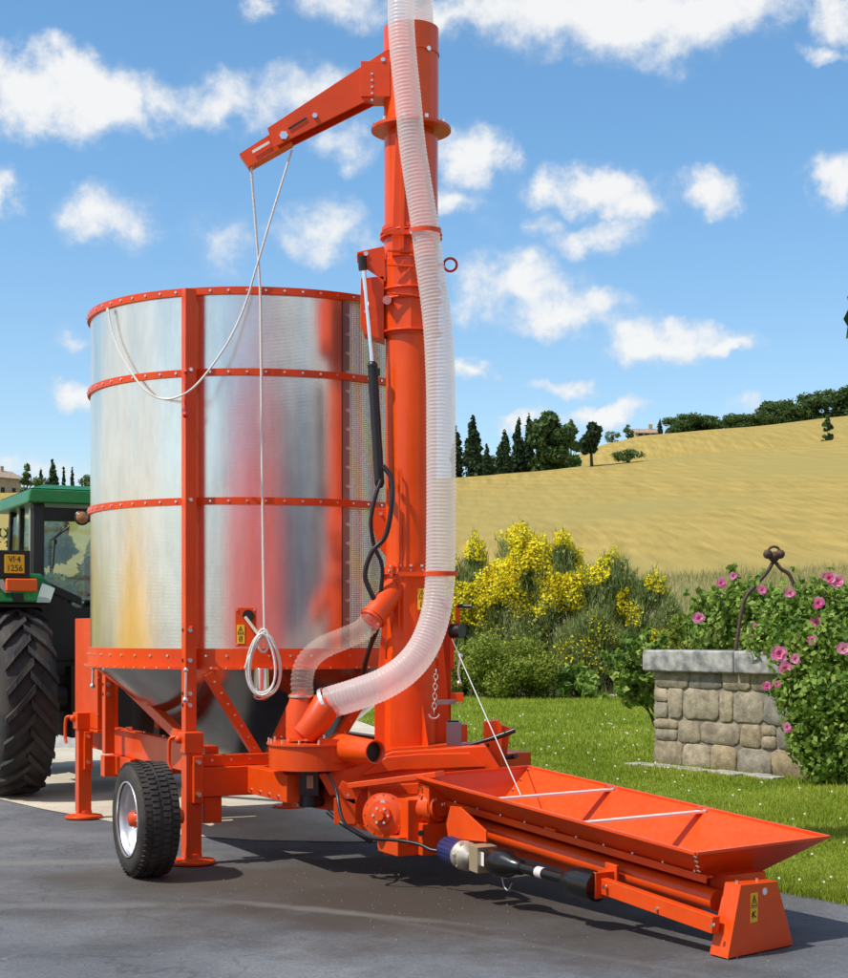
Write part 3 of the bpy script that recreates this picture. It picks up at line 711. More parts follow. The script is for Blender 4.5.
# motor + shaft
mo = MB(); a = W(446, 848, 9.74); b = W(464, 855, 9.54); d = (b-a).normalized()
mo.tube([a, a.lerp(b, .1), b], [.06, .078, .078], 28)
xx, yy = perp(d)
for k in range(18):
    t = 6.283*k/18; mo.beam(a.lerp(b, .15)+(xx*math.cos(t)+yy*math.sin(t))*.078, b+(xx*math.cos(t)+yy*math.sin(t))*.078, .012, .006, xx*math.cos(t)+yy*math.sin(t))
mtr = mo.build('electric_motor', BLUE, hop)
mo = MB(); mo.lathe([(0, -.02), (.085, -.02), (.088, 0), (.085, .012), (.06, .02), (.06, .05), (.085, .055), (.085, .07), (.04, .075), (.04, .10), (0, .10)], b, d, 32)
for k in range(6): mo.bolt(b+(xx*math.cos(k)+yy*math.sin(k))*.08+d*.012, d, .009, .012, 0)
mo.build('motor_coupling', mat('cream_metal', (.6, .55, .45), .35, .6), mtr)
mo = MB(); mo.box(W(483, 858, 9.36), .10, .14, .15, (d, HC, ZA)); mo.box(W(482, 859, 9.28), .045, .003, .08, (d, HC, ZA), 1); mo.build('reducer', [mat('beige_metal', (.42, .34, .22), .45, .4), WHITE], mtr, .004)
mo = MB(); s0 = W(492, 860, 9.27); s1 = W(601, 888, 8.50); dd = s1-s0
def L_(t): return s0+dd*t
mo.tube([L_(.0), L_(.03), L_(.08), L_(.17), L_(.23), L_(.29), L_(.30)], [.045, .075, .083, .078, .05, .042, .03], 28)
mo.tube([L_(.29), L_(.76)], .030, 20); 
mo.tube([L_(.68), L_(.71), L_(.76), L_(.84), L_(.93), L_(.97)], [.032, .055, .078, .086, .084, .08], 28)
sh = mo.build('drive_shaft_guard', mat('shaft_guard_plastic', (.008, .008, .009), .25), hop)
mo = MB(); mo.tube([L_(.44), L_(.50)], .0315, 20); mo.build('shaft_label', mat('white_sticker', (.7, .6, .58), .5), sh)
cable('shaft_chain', [L_(.1)-ZA*.08, L_(.12)-ZA*.13, L_(.16)-ZA*.15, L_(.2)-ZA*.10], .006, GREY, sh)
# trough hoist cable
mb = MB(); mb.tube([W(452, 639, 10.75), Hp(1.72, .22, .0)], .004, 6); mb.build('hoist_cable', mat('steel_cable', (.6, .6, .58), .5, .3), dryer)

# control cluster on the far side of the tower ---------------------------
mb = MB(); mb.box(W(446, 680, 11.15), .07, .07, 1.15, (X, Y, ZA)); mb.box(W(457, 697, 11.0), .09, .05, .06, (X, Y, ZA)); mb.box(W(452, 651, 11.05), .03, .03, .25, (X, Y, ZA)); mb.bolt(W(460, 705, 10.98), -Y, .01, .03)
mb.build('winch_post', [ORANGE, BOLT], dryer, .003)
mb = MB(); mb.beam(W(457.5, 605, 11.0), W(457.5, 632, 11.0), .03, .014, Y, 0); mb.cyl(W(458, 606, 11.0), W(472, 606.5, 10.95), .014, 12, 1); mb.cyl(W(452, 631, 11.0), W(462, 631, 10.95), .05, 20, 1)
mb.build('winch_crank', [ORANGE, BLACK], dryer)
mb = MB(); mb.box(W(446, 702, 10.8), .13, .05, .03, (X, Y, ZA), 0); mb.build('valve_shelf', GREY, dryer)
mb = MB(); mb.box(W(454, 733, 10.8), .10, .12, .15, (X, Y, ZA), 0); mb.box(W(453, 722.5, 10.8), .08, .07, .03, (X, Y, ZA), 1)
mb.build('hydraulic_valve', [GREY, BLACK], dryer, .004)
mb = MB(); ch = [W(436, 672, 10.72), W(436, 690, 10.7), W(437, 702, 10.7), W(434, 711, 10.7)]
for i in range(9):
    c = ch[0].lerp(ch[3], i/8); ax = X if i % 2 else Y
    mb.tube([c+ax*.014*math.cos(t)+ZA*.022*math.sin(t) for t in [6.283*k/10 for k in range(10)]], .004, 6, closed=True)
mb.tube([ch[3]+X*.035*math.cos(t)-ZA*(.02+.03*abs(math.sin(t))) for t in [3.14*k/12 for k in range(13)]], .007, 8)
mb.build('safety_chain', BOLT, dryer)
mb = MB(); mb.tube(smooth_path([W(458, 652, 10.9), W(460, 660, 10.9), W(458, 672, 10.9), W(460, 682, 10.9)], 5), .008, 8); mb.ball(W(460, 656, 10.9), .02, n=8); mb.ball(W(459, 683, 10.9), .018, n=8); mb.build('rigging_hook', BOLT, dryer)
mb = MB(); mb.prism([W(484, 722, 10.7), W(499, 720, 10.7), W(502, 726, 10.7), W(502, 768, 10.7), W(484, 768, 10.7)], Y*.12)
mb.prism([W(499, 724, 10.75), W(511, 728, 10.75), W(509, 738, 10.75), W(507, 756, 10.75), W(503, 758, 10.75), W(501, 735, 10.75)], Y*.03)
mb.box(W(466, 762, 10.75), .34, .1, .14, (X, Y, ZA)); mb.bolt(W(488, 745, 10.68), -Y, .011, .01)
mb.cyl(W(506, 757, 10.7), W(516, 756, 10.6), .018, 14, 1)
mb.build('catch_bracket', [ORANGE, BLACK], dryer, .004)
mb = MB(); mb.tube(smooth_path([W(448, 748, 10.6), W(465, 746, 10.6), W(490, 739, 10.58), W(505, 734, 10.56), W(515, 730, 10.55)], 4), [.013]*9+[.018]*8, 12)
mb.build('lever', BLACK, dryer)
mb = MB(); mb.tube(smooth_path([W(449, 752, 10.75), W(458, 748, 10.7), W(464, 752, 10.7), W(470, 750, 10.7)], 4), .018, 10); mb.build('valve_pipe', CHROME, dryer)
decal('warning_label', W(422, 599, 10.855), -Y, X, ZA, .06, .145, tw, 1)
# inspection hatch on the drum
a, p = tank_pt(246, R+.004, 1.6); nr = V((math.cos(a), math.sin(a), 0)); tx = V((-math.sin(a), math.cos(a), 0)); tx = tx if tx.x > 0 else -tx
hc_ = V((p.x, p.y, W(246, 627, p.y).z))
mb = MB(); mb.box(hc_+nr*.008, .145, .27, .014, (tx, ZA, nr))
for sx_ in (-1, 1):
    for sz_ in (-1, 1): mb.bolt(hc_+tx*.062*sx_+ZA*.12*sz_+nr*.012, nr, .009, .01)
mb.cyl(hc_+ZA*.08+nr*.01+tx*.02, hc_+ZA*.08+nr*.05+tx*.02, .04, 20, 2)
mb.beam(hc_+ZA*.07+nr*.06, hc_-ZA*.06+nr*.08+tx*.10, .022, .022, nr, 3)
hat = mb.build('inspection_hatch', [ORANGE, BOLT, BLACK, mat('bone_handle', (.6, .52, .4), .5)], dryer, .002)
decal('warning_label', hc_-ZA*.05-tx*.035+nr*.016, nr, tx, ZA, .055, .13, hat, 1)
# sampling spout under the hatch
a, p = tank_pt(262, R+.03, 1.3); sp_ = V((p.x, p.y, 0))
def at_z(py): return CH+(HZ-py)/FPX*p.y
mb = MB(); o = V((p.x, p.y-.02, 0))
rr = []
N_ = 40
for i in range(N_+1):
    t = i/N_; rr.append((.052+.004*(i % 2)+.004*t, at_z(668+22*t)))
mb.lathe(rr, o, ZA, 24, 0); mb.lathe([(.058, at_z(690)), (.06, at_z(697)), (.03, at_z(700)), (0, at_z(700))], o, ZA, 24, 0)
mb.build('drain_canister', CHROME, dryer)
# hanging shackles on posts
for px, d in ((186, 11.0), (93, 12.2)):
    for (ya, yb) in (((372, 415), (670, 700)) if px == 186 else ((668, 686),)):
        mb = MB(); mb.tube([W(px, ya, d), W(px-.5, yb, d)], .010, 8); mb.ball(W(px, ya, d), .018, n=6); mb.ball(W(px-.5, yb, d), .022, n=6); mb.build('turnbuckle', BOLT if ya > 600 else RED, dryer)
mb = MB(); mb.tube([W(97.5, 318, 12.25), W(98, 432, 12.25), W(94, 434, 12.2)], .007, 8); mb.ball(W(96, 433, 12.2), .02, n=6); mb.build('latch_rod', GREY, dryer)

# ------------------------------------------------------------------ ropes (hang from the spout)
aR_, rp = tank_pt(261, R+.035, 0)
rd = rp.y
mb = MB(); mb.tube(smooth_path([W(251, 167, 11.03), W(256, 230, 11.08), W(260, 288, rd-.0), W(261, 350, rd), W(262.5, 500, rd), W(264.5, 632, rd)], 6), .0085, 8)
rope = mb.build('hanging_rope', ROPE, None); tag(rope, 'white rope hanging straight down the drum from the spout tip, its loose end coiled', 'rope')
mb = MB(); rg = random.Random(3)
cz = W(263, 662, rd-.1)
for k in range(5):
    w_, h_ = .085+.012*rg.random()+.006*k, .20+.02*rg.random(); ox, oz = rg.uniform(-.012, .012), rg.uniform(-.015, .015)
    mb.tube([cz+V((ox+math.cos(t)*w_*(1-.25*math.sin(t)), .018*k-.03+.01*math.sin(2*t), oz+math.sin(t)*h_-.02)) for t in [6.283*j/36 for j in range(36)]], .0075, 8, closed=True)
mb.tube([W(264, 632, rd-.03)+V((math.cos(t)*.04, -.05, math.sin(t)*.08-.06)) for t in [6.283*j/20 for j in range(20)]], .008, 8, closed=True)
mb.tube(smooth_path([W(256, 645, rd-.1), W(250, 655, rd-.12), W(245, 668, rd-.12)], 4), .008, 8)
mb.build('rope_coil', ROPE, rope)
sw = [(292, 150, 11.0), (275, 205, 11.0), (258, 262, 11.02), (245, 305, 11.05), (228, 342, 11.0), (205, 375, 10.96), (186, 393, 10.92), (165, 399, 11.2), (145, 390, 11.42), (125, 362, 11.65), (113, 335, 11.85), (108, 310, 11.95)]
def onskin(px, py): q = tank_pt(px, R+.035, 0)[1]; return W(px, py, q.y)
mb = MB(); mb.tube(smooth_path([W(*p) for p in sw[:7]]+[onskin(px, py) for px, py, _ in sw[7:]]+[onskin(107, 313)], 8), .0075, 8)
tag(mb.build('slack_rope', ROPE, None), 'white rope looping slackly from the spout down across the post to the drum rim', 'rope')

# ------------------------------------------------------------------ TRACTOR
tr = empty('tractor', M(-4.6, 0, 0), 'green farm tractor with closed cab hitched in front of the dryer', 'tractor')
def big_wheel(u, vc, w, r, lugs=22, name='rear_wheel', s=1):
    o = M(u, vc, r); ax = NA*s; h = w/2; x, y = perp(ax)
    mb = MB(); mb.lathe([(r*.58, h-.02), (r*.6, h+.01), (r*.3, h-.08), (r*.12, h-.1), (0, h-.1)], o, ax, 48)
    wr = mb.build(name, mat('yellow_rim_'+name, (.5, .33, .02), .4), tr)
    mb = MB(); mb.lathe([(r*.56, -h), (r*.75, -h-.02), (r*.91, -h+.01), (r*.945, -h+.05), (r*.952, 0), (r*.945, h-.05), (r*.91, h-.01), (r*.75, h+.02), (r*.56, h), (r*.56, -h)], o, ax, 96)
    for side in (-1, 1):
        for k in range(lugs):
            a0 = 2*math.pi*(k+(.5 if side > 0 else 0))/lugs; sweep = .34
            n = 6; vs = []
            for i in range(n+1):
                t = i/n; a = a0-sweep*t*1.0; off = side*(-.02+(h+.015)*t)
                for (dr, dw) in ((.93, -1), (.93, 1), (1.0, .75), (1.0, -.75)):
                    aa = a+dw*.050*(1.1-.2*t)
                    rr = r*dr-(0 if dr < .95 else .03*max(0, t-.7)/.3*1.2); d = x*math.cos(aa)+y*math.sin(aa)
                    vs.append(o+d*rr+ax*off)
            fs = []
            for i in range(n):
                for q in range(4): fs.append((i*4+q, i*4+(q+1) % 4, i*4+4+(q+1) % 4, i*4+4+q))
            fs += [(0, 1, 2, 3), (n*4+3, n*4+2, n*4+1, n*4)]
            mb.add(vs, fs)
    mb.build('tyre', BIGRUB, wr)
big_wheel(-4.0, 1.06, .50, .93); big_wheel(-4.0, -1.06, .50, .93, s=-1)
big_wheel(-6.6, .95, .40, .66, 18, 'front_wheel'); big_wheel(-6.6, -.95, .40, .66, 18, 'front_wheel', -1)
mb = MB(); mb.ubox(-5.4, -3.75, -.55, .55, .55, 1.25); mb.ubox(-7.6, -5.4, -.35, .35, .55, 1.0); mb.ubox(-5.55, -3.95, -.78, .78, 1.15, 1.75)
mb.ubox(-3.95, -3.7, -.3, .3, .45, 1.1); mb.cyl(M(-4, -.9, .93), M(-4, .9, .93), .14, 20)
mb.build('chassis', DARKG, tr, .01)
mb = MB(); mb.ubox(-7.7, -5.62, -.40, .40, 1.0, 1.75); mb.build('bonnet', GREEN, tr, .06)
mb = MB(); mb.beam(M(-3.8, .35, .8), M(-3.2, .42, .55), .05, .06); mb.build('hitch_arm', DARKG, tr); mb = MB(); mb.beam(M(-3.8, -.35, .8), M(-3.2, -.42, .55), .05, .06); mb.build('hitch_arm', DARKG, tr); mb = MB(); mb.beam(M(-3.85, .3, 1.4), M(-3.3, .38, 1.35), .05, .05); mb.beam(M(-3.3, .38, 1.35), M(-3.28, .40, .6), .03, .03, UA)
mb.build('hitch_arm', [DARKG, GREEN], tr); mb = MB(); mb.cyl(M(-3.7, .12, 1.2), M(-3.7, .12, 1.55), .06, 14, 1)
mb.build('top_link_cylinder', [DARKG, GREEN], tr)
# cab: pillars (dark), roof (green)
rl, rr_ = .86, -.86
zb_, zt_ = 1.72, 2.80
mb = MB()
Lr0, Lr1 = M(-3.98, .82, 1.95), M(-4.06, .80, 2.82)
for s_ in (1, -1):
    mb.beam(M(-3.96, .83*s_, 1.70), M(-4.06, .80*s_, 2.84), .11, .13, UA)
    mb.beam(M(-5.45, .80*s_, 1.7), M(-5.35, .76*s_, 2.84), .07, .08, UA)
    mb.beam(M(-4.75, .83*s_, 1.7), M(-4.75, .80*s_, 2.84), .05, .06, UA)
    mb.beam(M(-3.96, .83*s_, 1.75), M(-5.45, .80*s_, 1.72), .08, .1)
mb.beam(M(-4.04, -.8, 2.74), M(-4.04, .8, 2.74), .06, .13); 
mb.prism([M(-3.93, .86, 2.08), M(-3.93, .45, 1.82), M(-3.93, -.86, 1.82), M(-3.93, -.86, 1.3), M(-3.93, .86, 1.3)], -UA*.05)
mb.prism([M(-3.91, .84, 2.12), M(-3.91, .40, 1.92), M(-3.91, .40, 1.84), M(-3.91, .84, 2.02)], -UA*.03)
mb.build('cab_frame', DARKG, tr, .008)
mb = MB()
P0 = [M(-3.92, .93, 2.84), M(-3.92, -.93, 2.84), M(-5.65, -.9, 2.84), M(-5.65, .9, 2.84)]
P1 = [M(-3.95, .90, 2.98), M(-3.95, -.90, 2.98), M(-5.6, -.86, 2.98), M(-5.6, .86, 2.98)]
P2 = [M(-4.15, .72, 3.04), M(-4.15, -.72, 3.04), M(-5.4, -.7, 3.04), M(-5.4, .7, 3.04)]
mb.hexa(P0, P1); mb.hexa([p+ZA*.002 for p in P1], P2)
mb.build('cab_roof', GREEN, tr, .02)
mb = MB(); mb.prism([M(-3.97, .77, 2.08), M(-3.97, .40, 1.90), M(-3.97, -.77, 1.88), M(-4.04, -.76, 2.70), M(-4.04, .76, 2.70)], -UA*.006); mb.build('rear_window', GLASS, tr)
mb = MB(); mb.prism([M(-4.08, .83, 1.8), M(-4.72, .83, 1.8), M(-4.72, .80, 2.78), M(-4.10, .80, 2.78)], -NA*.006); mb.build('side_window', GLASS, tr)
mb = MB(); mb.prism([M(-4.78, .83, 1.8), M(-5.4, .81, 1.8), M(-5.33, .78, 2.78), M(-4.78, .80, 2.78)], -NA*.006); mb.build('side_window', GLASS, tr)
mb = MB(); mb.prism([M(-4.08, -.83, 1.8), M(-5.4, -.81, 1.8), M(-5.33, -.78, 2.78), M(-4.10, -.80, 2.78)], NA*.006); mb.build('side_window', GLASS, tr)
mb = MB(); mb.prism([M(-5.45, .77, 1.8), M(-5.45, -.77, 1.8), M(-5.36, -.74, 2.78), M(-5.36, .74, 2.78)], UA*.006); mb.build('windscreen', GLASS, tr)
mb = MB(); mb.ubox(-4.75, -4.3, -.3, .3, 1.5, 1.9); mb.ubox(-4.35, -4.25, -.28, .28, 1.85, 2.35); mb.build('driver_seat', BLACK, tr, .04)
mb = MB(); mb.tube([M(-5.0, 0, 2.05)+NA*.2*math.cos(t)+(ZA*.5-UA*.86)*.2*math.sin(t) for t in [6.283*k/24 for k in range(24)]], .015, 8, closed=True); mb.cyl(M(-5.2, 0, 1.6), M(-5.0, 0, 2.05), .03, 12); mb.build('steering_wheel', BLACK, tr)
# light trims: grey pillar edge, wiper, work lamp
mb = MB(); mb.beam(M(-3.99, .895, 1.95), M(-4.09, .865, 2.80), .012, .05, UA); mb.build('pillar_trim', mat('grey_trim', (.3, .28, .24), .4), tr)
mb = MB(); mb.tube([M(-3.92, .52, 2.62), M(-3.93, .66, 2.5), M(-3.93, .68, 2.2)], .009, 8); mb.box(M(-3.92, .66, 2.46), .03, .03, .05); mb.build('wiper', BLACK, tr)
mb = MB(); mb.lathe([(0, -.04), (.06, -.04), (.075, .03), (.075, .04), (.0, .045)], M(-3.86, .42, 2.70), UA, 24); mb.cyl(M(-3.95, .42, 2.78), M(-3.88, .42, 2.72), .015, 8); wl_ = mb.build('work_lamp', BLACK, tr)
mb = MB(); mb.lathe([(0, .02), (.055, .012), (.06, 0)], M(-3.815, .42, 2.70), UA, 20); mb.build('lens', mat('amber_lens', (.35, .15, .05), .15, coat=.5), wl_)
# fender
for s_ in (1, -1):
    mb = MB(); pts = []
    for k in range(15):
        a = math.radians(68+k*7.5); pts.append((-4.0+math.cos(a)*.99, .93+math.sin(a)*.99))
    for k in range(14):
        (ua, za), (ub, zb2) = pts[k], pts[k+1]
        v0_, v1_ = (.80, 1.34) if s_ > 0 else (-1.34, -.80)
        mb.hexa([M(ua, v0_, za-.03), M(ua, v1_, za-.03), M(ub, v1_, zb2-.03), M(ub, v0_, zb2-.03)], [M(ua, v0_, za), M(ua, v1_, za), M(ub, v1_, zb2), M(ub, v0_, zb2)])
    mb.build('fender', DARKG, tr)
# green rear panel with tail light
mb = MB(); mb.prism([M(-3.55, 1.42, 1.86), M(-3.55, .80, 1.86), M(-3.60, .74, 2.00), M(-3.66, .86, 2.14), M(-3.66, 1.42, 2.16)], -UA*.45); mb.build('fender_panel', GREEN, tr, .02)
mb = MB(); mb.prism([M(-3.545, .93, 1.862), M(-3.545, .80, 1.862), M(-3.595, .742, 2.0), M(-3.61, .86, 2.05)], UA*.006); mb.build('white_trim', mat('pale_green_white', (.45, .55, .48), .35), tr); mb = MB(); mb.prism([M(-3.60, 1.32, 2.07), M(-3.60, 1.22, 1.95), M(-3.60, 1.16, 1.95), M(-3.60, 1.24, 2.08)], UA*.03); mb.build('white_trim', mat('pale_green_white', (.45, .55, .48), .35), tr)
mb = MB(); mb.ubox(-3.56, -3.50, .93, 1.22, 1.965, 2.085); mb.build('tail_light', LAMP, tr, .012)
mb = MB(); mb.ubox(-3.562, -3.545, 1.05, 1.15, 1.87, 1.95); mb.build('reflector', BLACK, tr)
pc = M(-3.56, 1.02, 0); pp = W(14.5, 564, (pc).y); 
pu, pv = uv_of(pp)
mb = MB(); mb.box(pp-UA*.02, .03, .30, .26, (UA, NA, ZA)); pl = mb.build('plate_holder', BLACK, tr, .006)
mb = MB(); mb.box(pp, .012, .185, .175, (UA, NA, ZA)); pl2 = mb.build('number_plate', YELLOW, pl, .003)
text_mesh('plate_text', "VI·4", .085, pp+UA*.008+ZA*.042, -NA, ZA, DARKINK, pl2, .85)
text_mesh('plate_text', "1256", .085, pp+UA*.008-ZA*.042, -NA, ZA, DARKINK, pl2, .9)

# ------------------------------------------------------------------ GROUND
def terr(x, y):
    if y <= 42: return 0.0
    # crest profile at y=200 and y=320, as seen heights
    def prof(tab, s):
        for (a, va), (b, vb) in zip(tab, tab[1:]):
            if s <= b: t = max(0, (s-a)/(b-a)); t = t*t*(3-2*t)*.35+t*.65; return va+(vb-va)*t
        return tab[-1][1]
    c1 = prof([(-200, 17), (-53, 18.8), (-30, 19), (4, 20.7), (13, 21.4), (22.7, 22.4), (40, 24.2), (62, 26.6), (140, 29)], x*200/max(y, 60) if y < 200 else x)
    c2 = prof([(-300, 26), (-80, 27), (-40, 29), (6, 31), (29, 36), (36, 38.4), (43, 40), (61, 41.4), (85, 44), (200, 50)], x)
    if y <= 200:
        t = (y-42)/158; return c1*(t*.88+.12*t*t)
    if y <= 235:
        t = (y-200)/35; return c1+ (-.8)*math.sin(t*math.pi/2)
    if y <= 320:
        t = (y-235)/85; t = t*t*(3-2*t); a = c1-.8; return a+(c2-a)*t
    return c2-(y-320)*.04
xs = np.concatenate([np.linspace(-420, -70, 16), np.linspace(-60, 120, 91), np.linspace(130, 420, 14)])
ys = np.concatenate([np.linspace(42, 120, 40), np.linspace(124, 340, 73), np.linspace(360, 900, 12)])
vv = np.array([(x, y, terr(x, y)) for y in ys for x in xs]); nx = len(xs)
ff = [(j*nx+i, j*nx+i+1, (j+1)*nx+i+1, (j+1)*nx+i) for j in range(len(ys)-1) for i in range(nx-1)]

def fieldmat():
    m = bpy.data.materials.new('ripe_field'); m.use_nodes = True; nt = m.node_tree; b = nt.nodes['Principled BSDF']; b.inputs['Roughness'].default_value = .95; b.inputs['Specular IOR Level'].default_value = .1
    geo = nt.nodes.new('ShaderNodeNewGeometry')
    # drill rows curving over the hill
    mp = nt.nodes.new('ShaderNodeMapping'); mp.inputs['Rotation'].default_value = (0, 0, math.radians(-24)); mp.inputs['Scale'].default_value = (2.4, .16, .0); nt.links.new(geo.outputs['Position'], mp.inputs[0])
    nd = nt.nodes.new('ShaderNodeTexNoise'); nd.inputs['Scale'].default_value = .02; nt.links.new(geo.outputs['Position'], nd.inputs['Vector'])
    vm = nt.nodes.new('ShaderNodeVectorMath'); vm.operation = 'MULTIPLY_ADD'; nt.links.new(nd.outputs['Color'], vm.inputs[0]); vm.inputs[1].default_value = (10, 10, 0); nt.links.new(mp.outputs[0], vm.inputs[2])
    w = nt.nodes.new('ShaderNodeTexNoise'); w.inputs['Scale'].default_value = .5; w.inputs['Detail'].default_value = 12; w.inputs['Roughness'].default_value = .72; nt.links.new(vm.outputs[0], w.inputs['Vector'])
    rp = nt.nodes.new('ShaderNodeValToRGB'); e = rp.color_ramp.elements
    e[0].position = .33; e[0].color = (.27, .205, .055, 1); e[1].position = .66; e[1].color = (.44, .315, .095, 1)
    nt.links.new(w.outputs['Fac'], rp.inputs['Fac'])
    wv = nt.nodes.new('ShaderNodeTexWave'); wv.wave_type = 'BANDS'; wv.bands_direction = 'X'; wv.inputs['Scale'].default_value = .16; wv.inputs['Distortion'].default_value = 3.0; wv.inputs['Detail'].default_value = 3; wv.inputs['Detail Scale'].default_value = .5
    mpw = nt.nodes.new('ShaderNodeMapping'); mpw.inputs['Rotation'].default_value = (0, 0, math.radians(-62)); mpw.inputs['Scale'].default_value = (1, .25, 0); nt.links.new(geo.outputs['Position'], mpw.inputs[0]); nt.links.new(mpw.outputs[0], wv.inputs['Vector'])
    wr_ = nt.nodes.new('ShaderNodeMapRange'); wr_.inputs[3].default_value = .94; wr_.inputs[4].default_value = 1.04; nt.links.new(wv.outputs['Fac'], wr_.inputs[0])
    mw = nt.nodes.new('ShaderNodeMix'); mw.data_type = 'RGBA'; mw.blend_type = 'MULTIPLY'; mw.inputs[0].default_value = 1; nt.links.new(rp.outputs[0], mw.inputs[6]); nt.links.new(wr_.outputs[0], mw.inputs[7])
    # large patches
    n2 = nt.nodes.new('ShaderNodeTexNoise'); n2.inputs['Scale'].default_value = .022; n2.inputs['Detail'].default_value = 6; nt.links.new(geo.outputs['Position'], n2.inputs['Vector'])
    r2 = nt.nodes.new('ShaderNodeMapRange'); r2.inputs[1].default_value = .42; r2.inputs[2].default_value = .62; nt.links.new(n2.outputs['Fac'], r2.inputs[0])
    mx = nt.nodes.new('ShaderNodeMix'); mx.data_type = 'RGBA'; nt.links.new(r2.outputs[0], mx.inputs[0]); nt.links.new(mw.outputs[2], mx.inputs[6]); mx.inputs[7].default_value = (.31, .255, .085, 1)
    # green margins: near scrub and around the far field edge
    sep = nt.nodes.new('ShaderNodeSeparateXYZ'); nt.links.new(geo.outputs['Position'], sep.inputs[0])
    n3 = nt.nodes.new('ShaderNodeTexNoise'); n3.inputs['Scale'].default_value = .12; n3.inputs['Detail'].default_value = 8; nt.links.new(geo.outputs['Position'], n3.inputs['Vector'])
    def band(lo0, lo1, k):
        ma = nt.nodes.new('ShaderNodeMath'); ma.operation = 'MULTIPLY_ADD'; nt.links.new(n3.outputs['Fac'], ma.inputs[0]); ma.inputs[1].default_value = k; nt.links.new(sep.outputs[1], ma.inputs[2])
        r = nt.nodes.new('ShaderNodeMapRange'); r.inputs[1].default_value = lo0; r.inputs[2].default_value = lo1; nt.links.new(ma.outputs[0], r.inputs[0]); return r
    g1 = band(62, 82, 18); g1.inputs[3].default_value = 1; g1.inputs[4].default_value = 0
    mx2 = nt.nodes.new('ShaderNodeMix'); mx2.data_type = 'RGBA'; nt.links.new(g1.outputs[0], mx2.inputs[0]); nt.links.new(mx.outputs[2], mx2.inputs[6]); mx2.inputs[7].default_value = (.26, .25, .09, 1)
    g2 = band(215, 222, 12); g3 = band(255, 285, 30); g3.inputs[3].default_value = 1; g3.inputs[4].default_value = 0
    mu = nt.nodes.new('ShaderNodeMath'); mu.operation = 'MULTIPLY'; nt.links.new(g2.outputs[0], mu.inputs[0]); nt.links.new(g3.outputs[0], mu.inputs[1])
    mu2 = nt.nodes.new('ShaderNodeMath'); mu2.operation = 'MULTIPLY'; nt.links.new(mu.outputs[0], mu2.inputs[0]); mu2.inputs[1].default_value = .8
    mx3 = nt.nodes.new('ShaderNodeMix'); mx3.data_type = 'RGBA'; nt.links.new(mu2.outputs[0], mx3.inputs[0]); nt.links.new(mx2.outputs[2], mx3.inputs[6]); mx3.inputs[7].default_value = (.15, .19, .06, 1)
    nt.links.new(mx3.outputs[2], b.inputs['Base Color'])
    nb = nt.nodes.new('ShaderNodeTexNoise'); nb.inputs['Scale'].default_value = 3.0; nb.inputs['Detail'].default_value = 8; nt.links.new(geo.outputs['Position'], nb.inputs['Vector'])
    bp = nt.nodes.new('ShaderNodeBump'); bp.inputs['Strength'].default_value = .3; bp.inputs['Distance'].default_value = .2; nt.links.new(nb.outputs['Fac'], bp.inputs['Height']); nt.links.new(bp.outputs[0], b.inputs['Normal'])
    return m
hill = mkmesh('wheat_field', vv, ff, [fieldmat()], None, None, [True]*len(ff)); tag(hill, kind='structure')

def groundmat(name, cols, scale, extra=None, bump=.5):
    m = bpy.data.materials.new(name); m.use_nodes = True; nt = m.node_tree; b = nt.nodes['Principled BSDF']; b.inputs['Roughness'].default_value = .85; b.inputs['Specular IOR Level'].default_value = .25
    geo = nt.nodes.new('ShaderNodeNewGeometry')
    n = nt.nodes.new('ShaderNodeTexNoise'); n.inputs['Scale'].default_value = scale; n.inputs['Detail'].default_value = 12; n.inputs['Roughness'].default_value = .65; nt.links.new(geo.outputs['Position'], n.inputs['Vector'])
    rp = nt.nodes.new('ShaderNodeValToRGB'); e = rp.color_ramp.elements
    e[0].position = .3; e[0].color = (*cols[0], 1); e[1].position = .7; e[1].color = (*cols[-1], 1)
    for i, c in enumerate(cols[1:-1]): x = e.new(.3+.4*(i+1)/(len(cols)-1)); x.color = (*c, 1)
    nt.links.new(n.outputs['Fac'], rp.inputs['Fac'])
    nf = nt.nodes.new('ShaderNodeTexNoise'); nf.inputs['Scale'].default_value = 75; nf.inputs['Detail'].default_value = 6; nf.inputs['Roughness'].default_value = .8; nt.links.new(geo.outputs['Position'], nf.inputs['Vector'])
    rf = nt.nodes.new('ShaderNodeMapRange'); rf.inputs[1].default_value = .3; rf.inputs[2].default_value = .7; rf.inputs[3].default_value = .55; rf.inputs[4].default_value = 1.5; nt.links.new(nf.outputs['Fac'], rf.inputs[0])
    mu = nt.nodes.new('ShaderNodeMix'); mu.data_type = 'RGBA'; mu.blend_type = 'MULTIPLY'; mu.inputs[0].default_value = 1; nt.links.new(rp.outputs[0], mu.inputs[6]); nt.links.new(rf.outputs[0], mu.inputs[7])
    last = mu.outputs[2]
    if extra: last = extra(nt, geo, last)
    nt.links.new(last, b.inputs['Base Color'])
    bp = nt.nodes.new('ShaderNodeBump'); bp.inputs['Strength'].default_value = bump; bp.inputs['Distance'].default_value = .004; nt.links.new(nf.outputs['Fac'], bp.inputs['Height']); nt.links.new(bp.outputs[0], b.inputs['Normal'])
    return m
